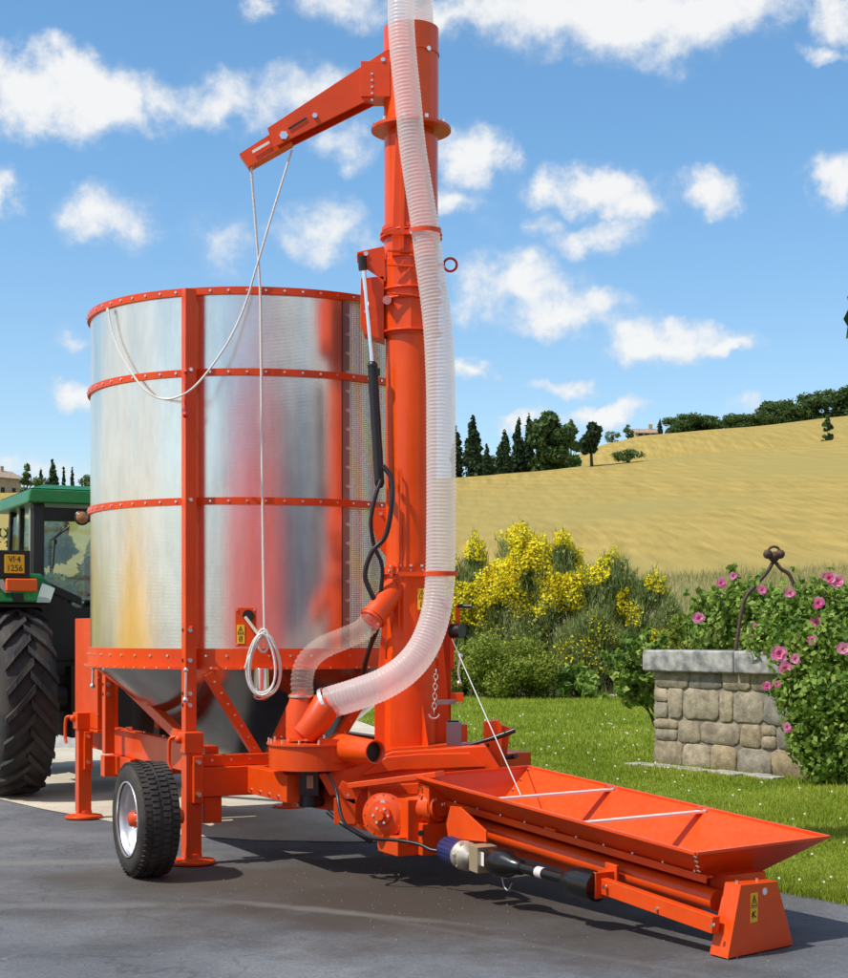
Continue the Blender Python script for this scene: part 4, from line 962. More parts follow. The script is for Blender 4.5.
def stains_and_sun_streaks(nt, geo, last):
    # brown dust and oil patches near the machine + tyre track + pale streaks painted as sun slivers
    def noise(sc, det=6, off=0):
        mp = nt.nodes.new('ShaderNodeMapping'); mp.inputs['Location'].default_value = (off, off, 0); nt.links.new(geo.outputs['Position'], mp.inputs[0])
        n = nt.nodes.new('ShaderNodeTexNoise'); n.inputs['Scale'].default_value = sc; n.inputs['Detail'].default_value = det; n.inputs['Roughness'].default_value = .65; nt.links.new(mp.outputs[0], n.inputs['Vector']); return n.outputs['Fac']
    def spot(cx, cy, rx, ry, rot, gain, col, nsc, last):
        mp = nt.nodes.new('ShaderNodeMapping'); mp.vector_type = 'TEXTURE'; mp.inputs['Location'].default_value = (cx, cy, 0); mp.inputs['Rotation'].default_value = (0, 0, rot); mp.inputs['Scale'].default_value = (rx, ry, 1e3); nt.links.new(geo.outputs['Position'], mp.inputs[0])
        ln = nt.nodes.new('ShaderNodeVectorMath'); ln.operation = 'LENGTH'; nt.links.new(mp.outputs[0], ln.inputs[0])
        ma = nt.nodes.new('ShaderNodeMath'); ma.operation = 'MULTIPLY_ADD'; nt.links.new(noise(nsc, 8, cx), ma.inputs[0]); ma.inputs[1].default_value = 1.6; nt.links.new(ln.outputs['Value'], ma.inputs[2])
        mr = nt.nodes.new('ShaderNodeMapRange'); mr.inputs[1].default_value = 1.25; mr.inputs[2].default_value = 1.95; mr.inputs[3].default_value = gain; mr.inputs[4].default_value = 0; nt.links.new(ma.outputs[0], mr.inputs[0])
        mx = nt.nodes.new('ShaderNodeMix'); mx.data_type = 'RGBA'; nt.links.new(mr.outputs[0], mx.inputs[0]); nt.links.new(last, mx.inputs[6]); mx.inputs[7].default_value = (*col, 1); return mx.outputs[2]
    # hairline cracks
    wn_ = nt.nodes.new('ShaderNodeTexNoise'); wn_.inputs['Scale'].default_value = 2.5; wn_.inputs['Detail'].default_value = 6; nt.links.new(geo.outputs['Position'], wn_.inputs['Vector'])
    wv = nt.nodes.new('ShaderNodeVectorMath'); wv.operation = 'MULTIPLY_ADD'; nt.links.new(wn_.outputs['Color'], wv.inputs[0]); wv.inputs[1].default_value = (.9, .9, 0); nt.links.new(geo.outputs['Position'], wv.inputs[2])
    vo = nt.nodes.new('ShaderNodeTexVoronoi'); vo.feature = 'DISTANCE_TO_EDGE'; vo.inputs['Scale'].default_value = .55; nt.links.new(wv.outputs[0], vo.inputs['Vector'])
    cm = nt.nodes.new('ShaderNodeMapRange'); cm.inputs[1].default_value = .002; cm.inputs[2].default_value = .007; cm.inputs[3].default_value = .28; cm.inputs[4].default_value = 0; nt.links.new(vo.outputs['Distance'], cm.inputs[0])
    mxc = nt.nodes.new('ShaderNodeMix'); mxc.data_type = 'RGBA'; nt.links.new(cm.outputs[0], mxc.inputs[0]); nt.links.new(last, mxc.inputs[6]); mxc.inputs[7].default_value = (.02, .02, .02, 1); last = mxc.outputs[2]
    # pale scuffs and spatter
    sn = noise(14, 10, 3.0); sm_ = nt.nodes.new('ShaderNodeMapRange'); sm_.inputs[1].default_value = .60; sm_.inputs[2].default_value = .70; sm_.inputs[3].default_value = 0; sm_.inputs[4].default_value = .35; nt.links.new(sn, sm_.inputs[0])
    mxs = nt.nodes.new('ShaderNodeMix'); mxs.data_type = 'RGBA'; nt.links.new(sm_.outputs[0], mxs.inputs[0]); nt.links.new(last, mxs.inputs[6]); mxs.inputs[7].default_value = (.26, .26, .27, 1); last = mxs.outputs[2]
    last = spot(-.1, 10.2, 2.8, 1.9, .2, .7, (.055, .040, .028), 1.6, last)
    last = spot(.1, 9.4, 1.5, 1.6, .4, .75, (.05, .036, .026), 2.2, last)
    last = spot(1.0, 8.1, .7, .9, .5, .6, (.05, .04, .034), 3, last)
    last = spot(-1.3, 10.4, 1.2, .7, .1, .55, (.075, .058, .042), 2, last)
    last = spot(-.55, 9.15, .9, .08, -.5, .4, (.2, .19, .17), 5, last)  # pale sliver painted as sun falling through gaps
    last = spot(.5, 8.2, 1.5, .05, -.75, .12, (.24, .23, .22), 6, last)
    last = spot(-2.5, 9.3, 1.6, .12, .05, .35, (.2, .2, .19), 4, last)
    last = spot(-3.2, 11.0, 2.0, .15, .1, .35, (.24, .23, .2), 4, last)
    return last
asph = groundmat('old_asphalt', [(.075, .080, .09), (.122, .128, .14), (.175, .18, .19)], .9, stains_and_sun_streaks)
# ground sheets
def flat(name, pts, z, m, kind='structure'):
    v = np.array([(x, y, z) for x, y in pts]); o = mkmesh(name, v, [tuple(range(len(pts)))], [m]); tag(o, kind=kind); return o
edge = [(5.2, 5.0), (3.4, 7.8), (2.49, 9.38), (2.2, 9.82), (1.75, 10.8), (1.35, 12), (.9, 14), (.5, 17), (.1, 22), (-1.5, 30), (-3, 42)]
flat('asphalt_yard', [(-420, -200), (420, -200), (420, 41.99), (-420, 41.99)], -.006, asph)
lawnm = groundmat('lawn_turf', [(.10, .16, .015), (.16, .24, .02), (.24, .28, .05)], 1.3, None, .8)
lawn = flat('lawn', edge+[(60, 42.3), (60, 5)], 0.006, lawnm)
sunlit_m = groundmat('sunlit_ground', [(.42, .37, .28), (.52, .46, .36), (.62, .56, .45)], 1.2, None, .5)  # cream colour stands for sunlit yard, painted as its own sheet
flat('sunlit_apron', [(-2.4, 13.1), (-1.9, 12.5), (-1.3, 12.2), (-.6, 12.1), (.1, 12.15), (.7, 12.4), (1.0, 13), (.85, 14.5), (.45, 17), (.05, 22), (-1.5, 30), (-12, 30), (-12, 16.3), (-6, 16.0), (-4.2, 15.4), (-3.4, 14.3), (-2.8, 13.6)], 0.0, sunlit_m)
# far side ground left behind yard and scrub strip
scr = groundmat('rough_grass_ground', [(.07, .09, .02), (.14, .15, .05), (.22, .2, .09)], .8, None, .8)
flat('rough_ground', [(-60, 36), (-3, 37), (8, 37.6), (60, 36.5), (60, 42.2), (-60, 42.2)], .012, scr)
# pale streaks painted as sun patches under the machine
streak_m = groundmat('sun_streak', [(.4, .35, .27), (.55, .5, .4)], 3, None, .4)
def streak(name, pxs):
    v = [G(a, b, .002) for a, b in pxs]; o = MB(); o.add(v, [tuple(range(len(v)))]); q = o.build(name, streak_m); tag(q, kind='structure')

ng_ = 3200; gx = rng.uniform(-4, 3.2, ng_); gy = 7.2+8*rng.random(ng_)**1.2; ok = gx < np.interp(gy, np.array([p[1] for p in edge]), np.array([p[0] for p in edge]))+.1; gx = gx[ok]; gy = gy[ok]; n_ = len(gx); sg = rng.uniform(.0012, .0042, n_); th = rng.uniform(0, 6.28, n_)
ctr = np.stack([gx, gy, np.full(n_, .003)], 1); a3 = [ctr+np.stack([np.cos(th+k*2.094)*sg, np.sin(th+k*2.094)*sg, np.full(n_, -.003)], 1) for k in range(3)]; tp_ = ctr+np.stack([0*sg, 0*sg, sg], 1)
gv = np.stack([a3[0], a3[1], tp_, a3[1], a3[2], tp_, a3[2], a3[0], tp_], 1).reshape(-1, 3)
GRIT = []
# grass blades -----------------------------------------------------------
def grassmat(name, c1, c2, c3, sc=3.0):
    m = bpy.data.materials.new(name); m.use_nodes = True; nt = m.node_tree; b = nt.nodes['Principled BSDF']; b.inputs['Roughness'].default_value = .6; b.inputs['Specular IOR Level'].default_value = .25
    geo = nt.nodes.new('ShaderNodeNewGeometry')
    n = nt.nodes.new('ShaderNodeTexNoise'); n.inputs['Scale'].default_value = sc; n.inputs['Detail'].default_value = 4; nt.links.new(geo.outputs['Position'], n.inputs['Vector'])
    mi = nt.nodes.new('ShaderNodeMath'); mi.operation = 'MULTIPLY_ADD'; nt.links.new(geo.outputs['Random Per Island'], mi.inputs[0]); mi.inputs[1].default_value = .5; nt.links.new(n.outputs['Fac'], mi.inputs[2])
    rp = nt.nodes.new('ShaderNodeValToRGB'); e = rp.color_ramp.elements; e[0].position = .45; e[0].color = (*c1, 1); e[1].position = 1.0; e[1].color = (*c3, 1); x = e.new(.72); x.color = (*c2, 1)
    nt.links.new(mi.outputs[0], rp.inputs['Fac']); nt.links.new(rp.outputs[0], b.inputs['Base Color'])
    tl = nt.nodes.new('ShaderNodeBsdfTranslucent'); nt.links.new(rp.outputs[0], tl.inputs[0]); mx = nt.nodes.new('ShaderNodeMixShader'); mx.inputs[0].default_value = .35
    nt.links.new(b.outputs[0], mx.inputs[1]); nt.links.new(tl.outputs[0], mx.inputs[2]); nt.links.new(mx.outputs[0], nt.nodes['Material Output'].inputs[0])
    return m
def npmesh(name, verts, k, mats, parent=None, loc=None, mi=None):   # verts (n*k,3): n faces of k verts
    n = len(verts)//k; me = bpy.data.meshes.new(name)
    if loc is None:
        lo = verts.min(0); hi = verts.max(0); loc = (lo+hi)/2
        if parent is None: loc[2] = lo[2]
    me.vertices.add(n*k); me.vertices.foreach_set('co', (verts-loc).astype(np.float32).ravel())
    me.loops.add(n*k); me.loops.foreach_set('vertex_index', np.arange(n*k, dtype=np.int32))
    me.polygons.add(n); me.polygons.foreach_set('loop_start', np.arange(0, n*k, k, dtype=np.int32))
    for m in mats: me.materials.append(m)
    if mi is not None: me.polygons.foreach_set('material_index', mi.astype(np.int32))
    me.update(calc_edges=True); me.validate()
    o = bpy.data.objects.new(name, me); place(o, V([float(a) for a in loc]), parent); return o
def blades(px, py, pz, h, w, lean=.5):
    n = len(px); a = rng.uniform(0, 2*np.pi, n); d = rng.uniform(0, 2*np.pi, n); l = h*lean*rng.uniform(0, 1, n)
    base = np.stack([px, py, pz], 1); o = np.stack([np.cos(a)*w, np.sin(a)*w, np.zeros(n)], 1)
    tip = base+np.stack([np.cos(d)*l, np.sin(d)*l, h*rng.uniform(.6, 1.1, n)], 1)
    return np.stack([base-o, base+o, tip], 1).reshape(-1, 3)
ex = np.array([p[0] for p in edge]); ey = np.array([p[1] for p in edge])
def scatter(n, y0, y1, pw=1.0):
    y = y0+(y1-y0)*rng.random(n)**pw; xe = np.interp(y, ey, ex); x = xe+rng.normal(0, .02, n)*0+(y*.285-xe)*rng.random(n); return x, y
x, y = scatter(150000, 8.6, 22); h = rng.uniform(.018, .05, len(x))*(1+.5*np.sin(x*1.7)*np.sin(y*1.3))
g1 = blades(x, y, np.full(len(x), .004), h, .0035+.0002*y)
x, y = scatter(90000, 20, 38, .8); g2 = blades(x, y, np.full(len(x), .004), rng.uniform(.04, .09, len(x)), .012)
# ragged edge tufts
t = rng.random(9000); yy_ = 8.6+t*12; xx_ = np.interp(yy_, ey, ex)+rng.normal(0, .035, 9000)-.02; g3 = blades(xx_, yy_, np.full(9000, .0), rng.uniform(.02, .06, 9000), .005)
grit = npmesh('grit', gv, 3, [mat('grit_stone', (.12, .115, .10), .9, color2=(.3, .28, .24), vscale=60)]); tag(grit, kind='stuff')
LAWNB = grassmat('grass_blade', (.17, .24, .018), (.28, .36, .03), (.44, .47, .07), .8)
gr = npmesh('grass', np.concatenate([g1, g2, g3]), 3, [LAWNB]); tag(gr, kind='stuff')
# daisies
x, y = scatter(170, 9.5, 30); s_ = .004+.0003*y; base = np.stack([x, y, np.full(len(x), .05)], 1)
q = []
for dx, dy in ((-1, -1), (1, -1), (1, 1), (-1, 1)): q.append(base+np.stack([dx*s_, dy*s_*.3, dy*s_*.8], 1))
dz = npmesh('daisies', np.stack(q, 1).reshape(-1, 3), 4, [mat('daisy_petal', (.75, .75, .68), .7)]); tag(dz, kind='stuff')

# ------------------------------------------------------------------ FOLIAGE
def leafset(centers, radii, n, size, flat_=1.0, shell=.55, aspect=1.6):
    k = len(centers); C = np.array([c[:] for c in centers]); Rr = np.array([list(r) if hasattr(r, '__len__') else [r]*3 for r in radii])
    vol = Rr.prod(1)**(2/3); idx = rng.choice(k, n, p=vol/vol.sum())
    d = rng.normal(size=(n, 3)); d /= np.linalg.norm(d, axis=1)[:, None]
    rad = (shell+(1-shell)*rng.random(n))[:, None]
    rad *= (1+.14*np.sin(d[:, :1]*7+idx[:, None])*np.cos(d[:, 2:3]*6+idx[:, None]*2))
    p = C[idx]+d*rad*Rr[idx]
    nr = d+rng.normal(size=(n, 3))*.7; nr /= np.linalg.norm(nr, axis=1)[:, None]
    a = np.cross(nr, rng.normal(size=(n, 3))); a /= np.linalg.norm(a, axis=1)[:, None]; b = np.cross(nr, a)
    s = size*rng.uniform(.6, 1.35, n)[:, None]
    return np.stack([p-a*s*aspect/2, p+b*s*.5, p+a*s*aspect/2, p-b*s*.5], 1).reshape(-1, 3)
def leafmat(name, c1, c2, c3, sc=1.5): return grassmat(name, c1, c2, c3, sc)
CYP = leafmat('cypress_leaf', (.016, .036, .016), (.030, .058, .024), (.06, .10, .04), .8)
OAK = leafmat('oak_leaf', (.035, .07, .018), (.065, .115, .028), (.11, .17, .045), .3)
OAK2 = leafmat('pale_tree_leaf', (.06, .11, .03), (.11, .17, .045), (.17, .24, .075), .3)
BUSHM = leafmat('bush_leaf', (.12, .17, .02), (.23, .29, .035), (.36, .40, .06), 1.5)
ROSEL = leafmat('rose_leaf', (.07, .15, .022), (.18, .31, .04), (.38, .48, .11), 2.5)
BROOM = leafmat('broom_stem', (.13, .18, .05), (.22, .28, .085), (.36, .40, .15), 1.5)
YFLOW = leafmat('broom_flower', (.80, .62, .008), (.88, .74, .01), (.92, .82, .05), 2)
PINK = leafmat('rose_petal', (.85, .07, .32), (.92, .16, .46), (.95, .55, .68), 6)
BARK = mat('bark', (.06, .045, .03), .9, bump=.8, bscale=20, var=.3)
def trunk_mb(base, top, r0, r1, limbs=4, spread=1.0, seed=0):
    rg = random.Random(seed); mb = MB(); p = [base.lerp(top, t)+V((rg.uniform(-1, 1), rg.uniform(-1, 1), 0))*r0*.4*(t > 0) for t in (0, .3, .6, 1)]
    mb.tube(p, [r0, r0*.8, (r0+r1)/2, r1], 8)
    H = (top-base).length
    for k in range(limbs):
        a = base.lerp(top, rg.uniform(.35, .8)); ang = rg.uniform(0, 6.28); e = a+V((math.cos(ang), math.sin(ang), rg.uniform(.5, 1.0)))*H*.3*spread
        mb.tube([a, a.lerp(e, .5)+ZA*H*.02, e], [r0*.5, r0*.33, r0*.12], 6)
    return mb
def tree(name, px, ytop, d, wpx, kind, label, group=None, n=1500, ybase=None, seed=0, cat='tree'):
    x = (px-424)/FPX*d; zb = terr(x, d) if ybase is None else W(px, ybase, d).z
    base = V((x, d, zb)); top = W(px, ytop, d); H = top.z-zb; wr = wpx/FPX*d/2; rg = random.Random(seed)
    root = empty(name, base, label, cat, group)
    cs, rs = [], []
    if kind == 'cypress':
        for k in range(9):
            t = k/8; r = wr*(.55+.6*math.sin(math.pi*min(1, .25+t*.6)))*(1-.75*t**2.2); cs.append(base+ZA*H*(.08+.84*t)+V((rg.uniform(-.15, .15)*wr, 0, 0))); rs.append((r, r, H*.10))
        m_, ls = CYP, .035*H+.1
        trunk_mb(base-ZA*.3, base+ZA*H*.7, wr*.18, wr*.05, 0, 1, seed).build('trunk', BARK, root)
    else:
        if kind == 'round': z0_, z1_ = .34, .86
        elif kind == 'low': z0_, z1_ = .08, .82
        else: z0_, z1_ = .16, .84
        cc = 13 if kind != 'low' else 24
        for k in range(cc):
            ang = rg.uniform(0, 6.28); rr = wr*math.sqrt(rg.random())*.68; t = rg.uniform(z0_, z1_); s_ = wr*rg.uniform(.28, .46)
            shr = 1-.55*abs(t-.5)
            cs.append(base+V((math.cos(ang)*rr*shr, math.sin(ang)*rr*shr, H*t))); rs.append((s_, s_, min(s_*.85, H*.16+.2)))
        cs.append(base+ZA*H*.88); rs.append((wr*.35, wr*.35, H*.12))
        m_, ls = (OAK if kind in ('dark', 'round', 'low') else OAK2), .045*max(H, wr)+.06
        if kind == 'round': m_ = CYP
        trunk_mb(base-ZA*.3, base+ZA*H*.72, wr*.1+.05, wr*.03, 5, 1, seed).build('trunk', BARK, root)
    npmesh('crown', leafset(cs, rs, n, ls, shell=.35), 4, [m_], root)
    return root
GT = 'dark trees standing on the left crest of the field'
tree('cypress_tree', 457, 427, 205, 12, 'cypress', 'dark cypress just showing beside the white hose on the field crest', GT, 1300, seed=1)
tree('cypress_tree', 473, 416, 203, 19, 'cypress', 'tallest free-standing dark cypress at the left end of the field crest', GT, 2600, seed=2)
tree('cypress_tree', 487, 444, 199, 9, 'cypress', 'small thin cypress at the right foot of the tallest cypress', GT, 900, seed=3)
tree('cypress_tree', 504, 430, 203, 17, 'cypress', 'blunt mid-height cypress standing left of the twin-pointed cypresses', GT, 2000, seed=4)
tree('cypress_tree', 518, 419, 206, 13, 'cypress', 'slim pointed cypress immediately left of the broad evergreen clump', GT, 1800, seed=5)
tree('cypress_tree', 529, 413, 210, 11, 'cypress', 'thinnest high-topped cypress touching the broad evergreen clump', GT, 1700, seed=6)
tree('evergreen_tree', 550, 411, 206, 58, 'low', 'broad dark evergreen tree filling the middle of the left crest group', GT, 11000, seed=7).children[1].data.materials[0] = CYP
tree('oak_tree', 571, 420, 230, 24, 'dense', 'paler bushy tree peeping out right of the broad evergreen', GT, 1800, seed=8)
tree('dark_bush', 480, 455, 207, 50, 'low', 'low dark scrub filling the feet of the left cypresses', GT, 3000, seed=70, cat='bush')
tree('dark_bush', 520, 453, 208, 40, 'low', 'low dark scrub between the slim cypress and the broad evergreen', GT, 2600, seed=71, cat='bush')
tree('oak_tree', 592, 421, 196, 30, 'round', 'solitary dark tree with a bare short trunk standing in the field', None, 3600, seed=9)
b_ = tree('field_bush', 628, 449, 198, 40, 'dense', 'low pale green bush right of the solitary tree in the field', None, 1300, seed=10, cat='bush')
GR = 'trees along the far right ridge'
tree('oak_tree', 612, 431, 318, 18, 'dense', 'small tree left of the pink-roofed farmhouse on the ridge', GR, 900, seed=11)
tree('oak_tree', 628, 424, 319, 14, 'dense', 'rounded tree directly left of the ridge farmhouse', GR, 900, seed=12)
tree('cypress_tree', 660, 419, 319, 6, 'cypress', 'lone thin cypress right of the ridge farmhouse', GR, 700, seed=13)
far = [(683, 414, 34, 'left end crown of the first clump on the right ridge'), (706, 416, 34, 'right end crown of the first clump on the right ridge'), (742, 414, 32, 'leftmost low crown of the long wood on the right ridge'), (762, 411, 32, 'second crown from the left in the long ridge wood'), (783, 400, 38, 'rounded crown where the long ridge wood steps up'), (806, 393, 40, 'broad dark crown in the middle of the long ridge wood'), (828, 389, 38, 'tall dark crown near the right end of the long ridge wood'), (850, 386, 36, 'highest crown at the right edge of the picture on the ridge')]
for i, (px, yt, w_, lb) in enumerate(far):
    tree('oak_tree', px, yt, 322+i, w_*1.5, 'low' if i > 1 else 'low', lb, GR, 6500, seed=20+i)
tree('small_tree', 828, 414, 240, 17, 'low', 'small isolated pale tree on the green strip below the right ridge wood', None, 700, seed=31)
# farmhouse on ridge
def house(name, px, yb, d, wm, dm, hm, label, rot=.3, wallc=(.42, .34, .24), roofc=(.36, .26, .20)):
    x = (px-424)/FPX*d; zb = terr(x, d)-.5 if yb is None else W(px, yb, d).z
    o = V((x, d, zb)); ax = V((math.cos(rot), math.sin(rot), 0)); ay = V((-math.sin(rot), math.cos(rot), 0))
    r = empty(name, o, label, 'house')
    mb = MB(); mb.box(o+ZA*hm/2, wm, dm, hm, (ax, ay, ZA)); mb.prism([o+ZA*hm-ax*wm/2-ay*dm/2, o+ZA*hm-ax*wm/2+ay*dm/2, o+ZA*(hm+dm*.22)-ax*wm/2], ax*wm); mb.build('wall', mat('farm_wall_%d' % px, wallc, .9, var=.15, vscale=1.5, bump=.4, bscale=8), r)
    mb = MB()
    for s_ in (1, -1):
        a = o+ZA*(hm+dm*.22+.12); mb.prism([a-ax*(wm/2+.4), a+ax*(wm/2+.4), o+ZA*(hm-.1)+ax*(wm/2+.4)+ay*s_*(dm/2+.45), o+ZA*(hm-.1)-ax*(wm/2+.4)+ay*s_*(dm/2+.45)], ZA*.18)
    rf = mb.build('roof', mat('farm_roof_%d' % px, roofc, .9, var=.25, vscale=3, bump=.6, bscale=10), r)
    mb = MB(); mb.box(o+ZA*(hm+dm*.22+.5)+ax*wm*.25, .7, .7, 1.4, (ax, ay, ZA)); mb.build('chimney', mat('chimney_%d' % px, wallc, .9), rf)
    for k in (-.3, 0, .3):
        mb = MB(); mb.box(o+ax*wm*k-ay*(dm/2+.02)+ZA*hm*.55, .9, .1, 1.3, (ax, ay, ZA)); mb.build('window', DARKG, r)
    return r
house('farmhouse', 645, None, 322, 4.4, 3.6, 1.5, 'tiny farmhouse with pinkish roof on the far ridge', .1)
house('stone_house', -8, None, 322, 9, 7, 5.6, 'tan house gable with brown roof behind the tractor at the left edge', .9)
# trees behind tractor
GL = 'trees behind the tractor'
tree('oak_tree', 27, 463, 316, 17, 'dense', 'round green tree directly right of the tan house', GL, 1600, None, 41)
tree('cypress_tree', 41, 468, 316, 6, 'cypress', 'small cypress tip between the round tree and the tall dark tree behind the tractor', GL, 600, None, 42)
tree('cypress_tree', 53, 459, 316, 11, 'cypress', 'tallest dark conifer above the tractor roof', GL, 1500, None, 43)
tree('cypress_tree', 64, 466, 316, 4, 'cypress', 'left one of two thin cypress spires above the tractor roof', GL, 600, None, 44)
tree('cypress_tree', 72.5, 466, 316, 4.5, 'cypress', 'right one of two thin cypress spires, beside the drum', GL, 600, None, 45)
tree('oak_tree', 87, 474, 316, 24, 'dense', 'low green tree showing between the cypress spires and the drum', GL, 1500, None, 46)
tree('pale_tree', 43, 477, 316, 30, 'pale', 'pale green low tree just over the tractor roof', GL, 1500, None, 47)
for i, (px, w_, lb) in enumerate(((-20, 90, 'olive tree seen through the cab side window'), (50, 90, 'olive tree seen through the tractor rear window'), (110, 90, 'olive tree hidden mostly behind the drum'))):
    tree('olive_tree', px, 507, 40, w_, 'pale', lb, GL, 9000, None, 50+i)
mb = MB(); mb.box(W(60, 742, 22), 1.0, .6, .40, (X, Y, ZA)); mb.box(W(58, 730, 22), .7, .5, .12, (X, Y, ZA))
tag(mb.build('concrete_block', mat('pale_block', (.55, .56, .56), .8, var=.2), None, .02), 'pale grey block on the ground between the tractor tyre and the dryer jack', 'block')

# shrubs -----------------------------------------------------------------
def broom(px, ytop, ybase, d, wpx, label, nf, seed, low=.3, grp='yellow flowering broom shrubs'):
    x = (px-424)/FPX*d; zb = max(0, terr(x, d)); base = V((x, d, zb)); H = W(px, ytop, d).z-zb; wr = wpx/FPX*d/2
    root = empty('broom_shrub', base, label, 'shrub', grp); rg = random.Random(seed)
    mb = MB()
    for k in range(12):
        a = rg.uniform(0, 6.28); e = base+V((math.cos(a)*wr*.6*rg.random(), math.sin(a)*wr*.4, H*rg.uniform(.35, .6))); mb.tube([base+V((rg.uniform(-.3, .3), 0, -.05)), base.lerp(e, .5)+V((0, 0, .1)), e], [.03, .02, .008], 5)
    mb.build('stems', BARK, root)
    cs, rs = [], []
    for k in range(20):
        a = rg.uniform(0, 6.28); q = math.sqrt(rg.random()); t = (.80*math.sqrt(max(0, 1-.75*q*q)))*(1 if k % 2 else rg.uniform(.3, .9)); cs.append(base+V((math.cos(a)*wr*.75*q, math.sin(a)*wr*.5*q, H*t))); rs.append((wr*rg.uniform(.28, .44), wr*.4, H*rg.uniform(.14, .21)))
    # thin upright green sprays
    v = leafset(cs, rs, 15000, .05, shell=.1, aspect=1.0)
    c = v.reshape(-1, 4, 3).mean(1); n = len(c); dirv = (c-np.array((base-ZA*H*.6)[:])); dirv += rng.normal(size=dirv.shape)*.35*H; dirv /= np.linalg.norm(dirv, axis=1)[:, None]
    L = rng.uniform(.12, .34, n)[:, None]; sd = np.cross(dirv, rng.normal(size=(n, 3))); sd /= np.linalg.norm(sd, axis=1)[:, None]
    npmesh('foliage', np.stack([c-sd*.013, c+sd*.013, c+dirv*L], 1).reshape(-1, 3), 3, [BROOM], root)
    npmesh('leaves', leafset(cs, rs, 2500, .07, shell=.1), 4, [BROOM], root)
    # flowers on the outer tips, clustered in sprays
    fl = leafset(cs, [tuple(q*1.1 for q in r) for r in rs], nf*14, .060, shell=.6, aspect=1.1); fc_ = fl.reshape(-1, 4, 3); zc = (fc_[:, :, 2].mean(1)-zb)/H
    cell = np.sin(fc_[:, 0, 0]*3.1+seed)*np.cos(fc_[:, 0, 2]*3.7+seed)+np.sin(fc_[:, 0, 1]*2.3)*.4
    prob = np.clip((zc-low)/.25, .02, 1)*(cell > -.15); keep = rng.random(len(zc)) < prob
    tag(npmesh('flowers', fc_[keep][:int(nf*4.2)].reshape(-1, 3), 4, [YFLOW], root), kind='stuff')
broom(470, 535, 690, 42.5, 70, 'yellow broom shrub beside the dryer hose, left of the largest one', 2800, 1)
broom(522, 522, 690, 42, 110, 'largest and tallest yellow broom shrub, dense with bloom', 5600, 2, .42)
broom(562, 528, 690, 41.5, 80, 'yellow broom shrub overlapping the right of the tallest one', 4200, 3, .42)
broom(607, 545, 690, 41, 80, 'broom shrub with thinner bloom behind the gap in the bushes', 2600, 4, .3)
broom(652, 568, 680, 40.5, 70, 'low sparse broom shrub left of the well', 1700, 5, .15)
broom(590, 612, 690, 39.8, 90, 'low greyish broom shrub right of the round green bush', 420, 6, .2)
def bush(name, px, ytop, d, wpx, label, n, size, m, seed, zb=0, depth=.7, nclump=16, group=None, cat='bush', H=None):
    x = (px-424)/FPX*d; base = V((x, d, max(zb, terr(x, d)))); H = W(px, ytop, d).z-base.z; wr = wpx/FPX*d/2; rg = random.Random(seed)
    root = empty(name, base, label, cat, group); cs, rs = [], []
    for k in range(nclump):
        a = rg.uniform(0, 6.28); q = math.sqrt(rg.random()); t = rg.uniform(.15, .82)*(1-.3*q*q); s_ = wr*rg.uniform(.2, .34); cs.append(base+V((math.cos(a)*wr*.78*q, math.sin(a)*wr*depth*q, H*t))); rs.append((s_, s_, min(s_, H*.2)))
    mb = MB()
    for c in cs[:8]: mb.tube([base-ZA*.05, base.lerp(c, .5), c], [.03, .02, .008], 5)
    mb.build('stems', BARK, root)
    npmesh('foliage', leafset(cs, rs, n, size, shell=.35), 4, [m], root); return root
bush('round_bush', 508, 620, 37.6, 130, 'rounded green bush at the lawn edge below the yellow broom', 34000, .042, BUSHM, 61, nclump=34)
bush('round_bush', 462, 640, 38, 60, 'green bush end showing just right of the dryer winch post', 9000, .045, BUSHM, 62)
bush('leafy_plant', 577, 662, 37.2, 46, 'bright broad-leaved low plant at the right foot of the round bush', 1500, .13, ROSEL, 63)
bush('hedge_bush', 824, 538, 34, 84, 'dark green rounded bush rising behind the roses at the right edge', 12000, .05, OAK, 64)
bush('hedge_bush', 690, 600, 36, 80, 'pale leafy bush behind the left end of the well', 10000, .05, BUSHM, 65)
bush('hedge_bush', 640, 640, 37, 60, 'mixed green bush left of the well beyond the lawn', 6500, .06, ROSEL, 66)
bush('hedge_bush', 750, 590, 35, 90, 'light green bush behind the iron arch of the well', 11000, .05, BUSHM, 67)
# tall dry grass at the field edge
n = 60000; x = rng.uniform(0, 28, n); y = rng.uniform(42, 72, n); z = np.array([terr(a, b) for a, b in zip(x, y)])
tg = npmesh('tall_grass', blades(x, y, z-.05, rng.uniform(.25, .65, n), .02, .6), 3, [grassmat('dry_grass', (.26, .26, .09), (.40, .37, .15), (.52, .47, .24), .25)]); tag(tg, kind='stuff')
n = 9000; x = rng.uniform(-4, 20, n); y = rng.uniform(37.6, 43, n)
tg = npmesh('rough_grass', blades(x, y, np.zeros(n), rng.uniform(.15, .5, n), .015, .4), 3, [grassmat('rough_grass_blade', (.09, .12, .03), (.16, .18, .05), (.28, .27, .1), .6)]); tag(tg, kind='stuff')
# pale stepping slab at the path
mb = MB(); mb.prism([G(604, 697), G(617, 697), G(615, 686), G(606, 686)], ZA*.03)
pth = mb.build('path', mat('pale_path', (.5, .46, .38), .9, var=.15)); tag(pth, kind='structure')
v_ = [G(a, b, .014) for a, b in ((600, 688), (620, 688), (612, 672), (606, 672))]

